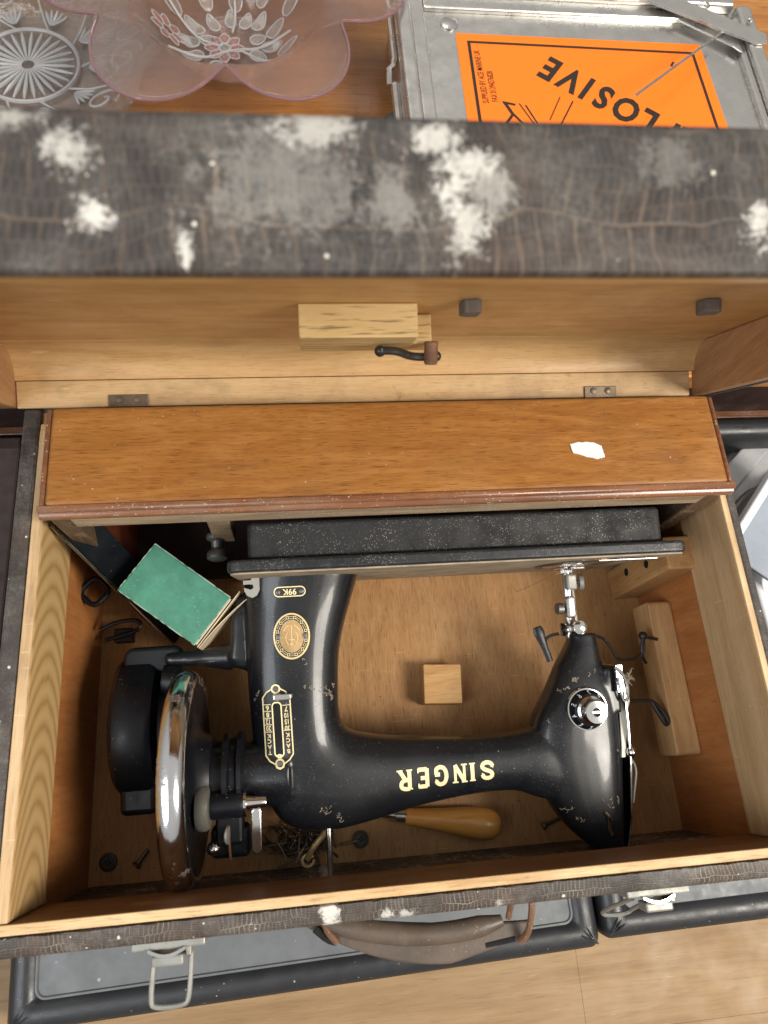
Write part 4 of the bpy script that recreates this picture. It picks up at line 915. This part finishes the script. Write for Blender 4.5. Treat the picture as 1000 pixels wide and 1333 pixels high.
build(MB().tube([(-70, -34, 84.5), (-10, -26, 84.5), (60, -26, 84.5)], 1.6, 6), 'seam_line', M['darksteel'], gp, local=True)
build(MB().sphere((-78, -40, 85), 3, 10), 'stud', M['black'], gp, local=True)
wt = thing('white_plastic_tub', 'white plastic tub with thick rim at the right edge beside the case', 'tub', (664, 186, -60), (0, 0, math.radians(3)))
rim = roundrect(-66, 140, -90, 40, 14)
t_ = MB(); prof = [(12, 0), (5, 90), (0, 94), (0, 106), (2, 108), (7, 108), (10, 104), (12, 90), (18, 6)]
t_.rings([[Vector((x, y, z)) for x, y in roundrect(-66 + k, 140 - k, -90 + k, 40 - k, 14, 5)] for k, z in prof]); build(t_, 'tub_shell', M['whitepl'], wt, local=True, angle=50)
wl = thing('white_framed_tray', 'white edged blue-grey plastic tray propped diagonally beside the grey case', 'tray', (600, 262, 30))
lp0, lp1 = Vector((563, 232, 62)), Vector((640, 322, 76)); dd = (lp1 - lp0).normalized(); nn = dd.cross(Vector((0, 0, 1))).normalized()
wm = MB(); a_ = [lp0 - nn * 3, lp0 + nn * 5, lp1 + nn * 5, lp1 - nn * 3]
wm.add([p for p in a_] + [p + Vector((0, 0, 14)) for p in a_], [(0, 1, 2, 3), (4, 7, 6, 5), (0, 4, 5, 1), (1, 5, 6, 2), (2, 6, 7, 3), (3, 7, 4, 0)], False)
build(wm, 'tray_edge', M['whitepl'], wl, bevel=2, seg=3)
wm = MB(); a_ = [lp0 + nn * 5.2, lp0 + nn * 90, lp1 + nn * 90, lp1 + nn * 5.2]
wm.add([p for p in a_] + [p + Vector((0, 0, 4)) for p in a_], [(0, 1, 2, 3), (4, 7, 6, 5), (0, 4, 5, 1), (1, 5, 6, 2), (2, 6, 7, 3), (3, 7, 4, 0)], False)
build(wm, 'tray_sheet', simple('frosted_plastic', (.30, .34, .40), .3), wl, bevel=1)

# ------------------------------------------------------------------ on the table: glass bowls
BC = Vector((126, 774, 110.3))
def rimr(q):
    return 106 + 60 * (math.sin(3 * (q + PI / 2)) ** 2 + .015) ** .32 + 4 * math.sin(q * 2 + .6)
def bowl_p(t, q):
    """t 0..1 from the middle of the floor to the rim"""
    rr_ = rimr(q)
    if t < .28: r = 44 * t / .28; z = 5
    elif t < .72:
        k = (t - .28) / .44; r = 44 + 50 * k; z = 5 + 56 * k ** 1.25
    else:
        k = (t - .72) / .28; r = 94 + (rr_ - 94) * k; dz = 22 - 9 * (rr_ - 119) / 46; z = 61 + dz * k ** .85
    return Vector((r * math.cos(q), r * math.sin(q), z))
pb = thing('pink_glass_bowl', 'pale pink glass bowl with wavy rim and embossed leaves and flower', 'bowl', BC)
NQ, NT = 208, 34
b = MB(); rings = []
for i in range(NT + 1):
    t = max(i / NT, .01); rings.append([bowl_p(t, 2 * PI * j / NQ) + Vector((0, 0, 2.6)) for j in range(NQ)])
rings.append([bowl_p(1, 2 * PI * j / NQ) + Vector((math.cos(2 * PI * j / NQ), math.sin(2 * PI * j / NQ), 0)) * 1.8 + Vector((0, 0, 1.2)) for j in range(NQ)])
for i in range(NT, -1, -1):
    t = max(i / NT, .01); rings.append([bowl_p(t, 2 * PI * j / NQ) + Vector((0, 0, -.4)) for j in range(NQ)])
b.rings(rings); build(b, 'bowl_shell', M['pinkglass'], pb, local=True, angle=60)
build(MB().tube([bowl_p(1, 2 * PI * j / NQ) + Vector((math.cos(2 * PI * j / NQ), math.sin(2 * PI * j / NQ), 0)) * 1.9 + Vector((0, 0, 1.2)) for j in range(NQ)], 1.5, 8, True), 'rim_bead', M['rimglass'], pb, local=True)
def bz(x, y):
    r = math.hypot(x, y)
    return (5 if r < 44 else 5 + 56 * min(1., (r - 44) / 50) ** 1.25) + 2.9
def leaf(x, y, a, l, wd_, name='leaf', mat='frost'):
    m = MB(); k = 12; ring = []
    for i in range(k):
        q = 2 * PI * i / k; px, py = l * math.cos(q), wd_ * math.sin(q) * (1 - .25 * math.cos(q)) * (1 if abs(math.cos(q)) < .97 else .3)
        ring.append((px, py))
    def T(px, py, h): X = x + px * math.cos(a) - py * math.sin(a); Y = y + px * math.sin(a) + py * math.cos(a); return Vector((X, Y, bz(X, Y) + h))
    m.rings([[T(px * s_, py * s_, h) for px, py in ring] for s_, h in ((1, 0), (.85, 1.3), (.7, .7), (.4, 1.5), (.05, 1.9))])
    build(m, name, M[mat], pb, local=True, angle=80)
    o = MB().tube([T(px, py, .6) for px, py in ring], .8, 5, True); build(o, 'leaf_outline', M['clearrelief'], pb, local=True)
FX, FY = -8, -2
for i in range(8):
    a = 2 * PI * i / 8; leaf(FX + 13 * math.cos(a), FY + 13 * math.sin(a), a, 7, 5.2, 'petal', 'pinkflower')
leaf(FX, FY, 0, 5, 5, 'flower_centre', 'frost')
for (x, y, a, l, w_) in ((-2, 38, 1.6, 13, 6), (14, 36, 1.2, 12, 6), (28, 34, .9, 13, 6), (-20, 32, 2.0, 13, 6), (-38, 24, 2.6, 14, 6), (26, 12, .5, 10, 6.5), (44, 22, .5, 13, 6.5), (40, 2, .3, 13, 7), (56, -10, .2, 13, 7), (26, -12, -.6, 11, 7), (48, -30, -.5, 14, 7), (-26, 8, 2.9, 10, 7),
                       (-44, 4, 3.2, 14, 7), (-40, -16, 3.6, 14, 7), (-18, -30, 4.2, 12, 7), (-60, 34, 2.5, 15, 7), (4, 58, 1.6, 14, 7), (34, 56, 1.1, 14, 7), (-28, 54, 2.1, 14, 7), (62, 34, .5, 13, 7)):
    rl_ = math.hypot(x, y); leaf(x, y, a, l * (.78 if rl_ > 44 else .85), w_ * .95)
for i in range(7):
    a = 2 * PI * i / 7; leaf(-62 + 9 * math.cos(a), 0 + 9 * math.sin(a), a, 5, 3.6, 'petal', 'pinkflower')
vn = MB()
for pts in (((-60, -30), (-30, -20), (0, -4), (30, -2), (60, 8)), ((10, -6), (34, -22), (60, -44)), ((-70, 40), (-40, 10), (-10, 0)), ((0, 20), (4, 44), (2, 70))):
    vn.tube(smoothpts([(x, y, bz(x, y) + .8) for x, y in pts], 2), 1.2, 6)
build(vn, 'stem_relief', M['clearrelief'], pb, local=True)

DC = Vector((-72, 742, 110.3))
cd = thing('clear_glass_dish', 'clear pressed glass dish with scrollwork half under the pink bowl', 'dish', DC)
def dish_p(t, q):
    k = 1 + .04 * math.cos(10 * q); r = 128 * t * (k if t > .8 else 1)
    z = 3 if t < .5 else 3 + 30 * ((t - .5) / .5) ** 1.4
    return Vector((r * math.cos(q), r * math.sin(q), z))
b = MB(); rings = [[dish_p(max(i / 20, .01), 2 * PI * j / 100) + Vector((0, 0, 2.6)) for j in range(100)] for i in range(21)] + [[dish_p(max(i / 20, .01), 2 * PI * j / 100) - Vector((0, 0, .6)) for j in range(100)] for i in range(20, -1, -1)]
b.rings(rings); build(b, 'dish_shell', M['clearglass'], cd, local=True, angle=60)
def dz_(x, y):
    t = math.hypot(x, y) / 128; return (3 if t < .5 else 3 + 30 * ((t - .5) / .5) ** 1.4) + 2.9
for i in range(10):
    a = 2 * PI * i / 10
    m = MB(); P = []
    for k in range(40):
        q = k / 39 * 2.6 * PI; r = 19 * (1 - k / 52); P.append((r * math.cos(q), r * math.sin(q)))
    def T2(x, y, R=94): X = R + x; return (X * math.cos(a) - y * math.sin(a), X * math.sin(a) + y * math.cos(a))
    m.tube([Vector((*T2(x, y), dz_(*T2(x, y)))) for x, y in P], 1.3, 6)
    m.tube([Vector((*T2(x, y), dz_(*T2(x, y)))) for x, y in smoothpts([Vector((x, y, 0)) for x, y in ((-44, 0), (-30, 8), (-10, 20), (6, 28))], 2) for x, y in [(x, y)]] if False else [Vector((*T2(p.x, p.y), dz_(*T2(p.x, p.y)))) for p in smoothpts([(-44, 0, 0), (-28, 12, 0), (-6, 26, 0), (14, 28, 0)], 2)], 1.1, 6)
    build(m, 'scroll', M['clearrelief'], cd, local=True)
    m = MB()
    for k in range(5):
        q = (k - 2) * .3; P = [(-30 + r * math.cos(q), r * math.sin(q)) for r in (2, 8, 15, 20)]
        m.tube([Vector((*T2(x, y, 86), dz_(*T2(x, y, 86)))) for x, y in P], [.6, 1.5, 1.7, .7], 6)
    build(m, 'fan', M['clearrelief'], cd, local=True)
m = MB()
for i in range(28):
    a = 2 * PI * i / 28; m.tube([Vector((r * math.cos(a), r * math.sin(a), 6)) for r in (6, 20, 34, 44)], [.8, 1.6, 2., .8], 6)
m.tube([Vector((48 * math.cos(2 * PI * i / 60), 48 * math.sin(2 * PI * i / 60), 6)) for i in range(60)], 2, 6, True)
build(m, 'star_relief', M['clearrelief'], cd, local=True)

# ------------------------------------------------------------------ aluminium case with orange sticker
al = thing('aluminium_case', 'scuffed aluminium case with framed lid and orange hazard sticker', 'case', (470, 700, 110.3))
build(MB().box(288, 664, 560, 800, 110.4, 166), 'shell', M['alu'], al, bevel=3, seg=3)
build(MB().box(316, 640, 588, 768, 166.1, 168), 'inner_panel', M['alu'], al)
for nm, bx in (('frame_rail', (288, 302, 560, 800)), ('frame_rail', (648, 664, 560, 786)), ('frame_rail', (302.2, 647.8, 786, 800)), ('frame_rail', (302.2, 647.8, 560, 574))):
    build(MB().box(*bx, 166.1, 178), nm, M['alu'], al, bevel=3, seg=3)
for bx in ((302.2, 316, 574.2, 785.8), (640, 647.8, 574.2, 770), (316.2, 620, 768.2, 785.8)):
    build(MB().box(*bx, 166.1, 173), 'inner_lip', M['alu'], al, bevel=2.2, seg=3)
build(MB().prism([(545, 799), (560, 801), (668, 742), (666, 728), (655, 727), (540, 786)], 178.2, 180.6), 'corner_gusset', M['alu'], al, bevel=.7)
build(MB().prism([(590, 768), (640, 740), (640, 722), (632, 730), (580, 764)], 173.1, 175.2), 'corner_gusset', M['alu'], al, bevel=.6)
for x, y, z in ((341, 752, 168), (655, 760, 180.6), (612, 778, 180.6)):
    build(MB().lathe([(9 if z < 170 else 3, 0), (8.6 if z < 170 else 3, 1.6), (6 if z < 170 else 1.5, 2.6), (0, 2.8)], (x, y, z), (0, 0, 1), 28), 'rivet', M['steel'], al)
build(MB().lathe([(10, 0), (11, 3), (11, 22), (8, 26), (0, 26)], (286, 652, 122), (-.2, 0, 1), 24), 'rubber_corner', M['vinyl'], al)
build(MB().tube([(284, 800, 160), (284, 712, 160), (283, 706, 158), (279, 704, 156), (279, 690, 150)], 3.2, 8), 'edge_hinge', M['alu'], al)
build(MB().tube([(284.5, 690, 150), (284.5, 600, 150)], 4.5, 8), 'edge_hinge', M['alu'], al)
build(MB().tube([(628, 750, 177), (566, 694, 186), (498, 632, 196)], 1.3, 8), 'stay_wire', M['steel'], al)
sk = solo('hazard_sticker', 'orange hazard sticker with black border and explosive lettering on the aluminium case', 'sticker', MB().prism([(345, 600), (605.5, 600), (601, 738.5), (346, 740)], 168.1, 168.5), M['orange'], (470, 670, 168.1))
INV[sk.name] = Matrix.Translation(Vector((-470, -670, -168.1)))
bo_ = MB().ribbon([(357, 601), (358, 728.5), (590.5, 725.5), (594, 601)], 3.0, off=0)
bo_.v = [Vector((p.x, p.y, 168.75)) for p in bo_.v]; build(bo_, 'printed_border', M['print'], sk)
def flat_text(s, size, o, d, off, sx=1., name='printed_text', align='LEFT'):
    vs, fs = text2d(s, size, off, align); Mx = frame((o[0], o[1], 168.75), (*d, 0), (-d[1], d[0], 0)); m = MB()
    m.add([Mx @ Vector((v.x * sx, v.y, 0)) for v in vs], fs, False); build(m, name, M['print'], sk)
dv = Vector((-91, 66)).normalized()
# letter by letter along the slanting line, last letter at (435, 699)
e0 = Vector((437, 697)); adv = {'E': 23, 'V': 22, 'I': 14, 'S': 23, 'O': 27, 'L': 21, 'P': 23, 'X': 22}
pos = 0; order = 'EVISOLPXE'
for i, ch in enumerate(order):
    if i: pos += (adv[order[i - 1]] + adv[ch]) / 2
    p = e0 - dv * pos
    if p.y < 603: break
    flat_text(ch, 43, (p.x, p.y), (dv.x, dv.y), 1.5, .74, 'printed_letter', 'CENTER')
flat_text('SUPPLIED BY ACE MARINE UK', 8.6, (366, 649), (-.02, 1), 0.05, .60)
flat_text('FAX 01394276828', 8.6, (375, 651), (-.02, 1), 0.05, .60)
ln = MB()
for a, b_, w_ in (((452, 655), (428, 612), 1.4), ((404, 648), (420, 605), 1.6), ((398, 650), (412, 618), 1.2), ((440, 660), (425, 630), 1.), ((388, 640), (400, 622), 2.4), ((384, 650), (390, 636), 3.2), ((390, 636), (382, 624), 2.6), ((382, 651), (394, 648), 2.6), ((567, 712), (563, 706), 2.2)):
    ln.ribbon([a, b_], w_)
m_ = random.Random(3)
ln.v = [Vector((p.x, p.y, 168.75 + .02 * (i // 4))) for i, p in enumerate(ln.v)]
bu = build(ln, 'printed_burst', M['print'], sk); bu['kind'] = 'stuff'
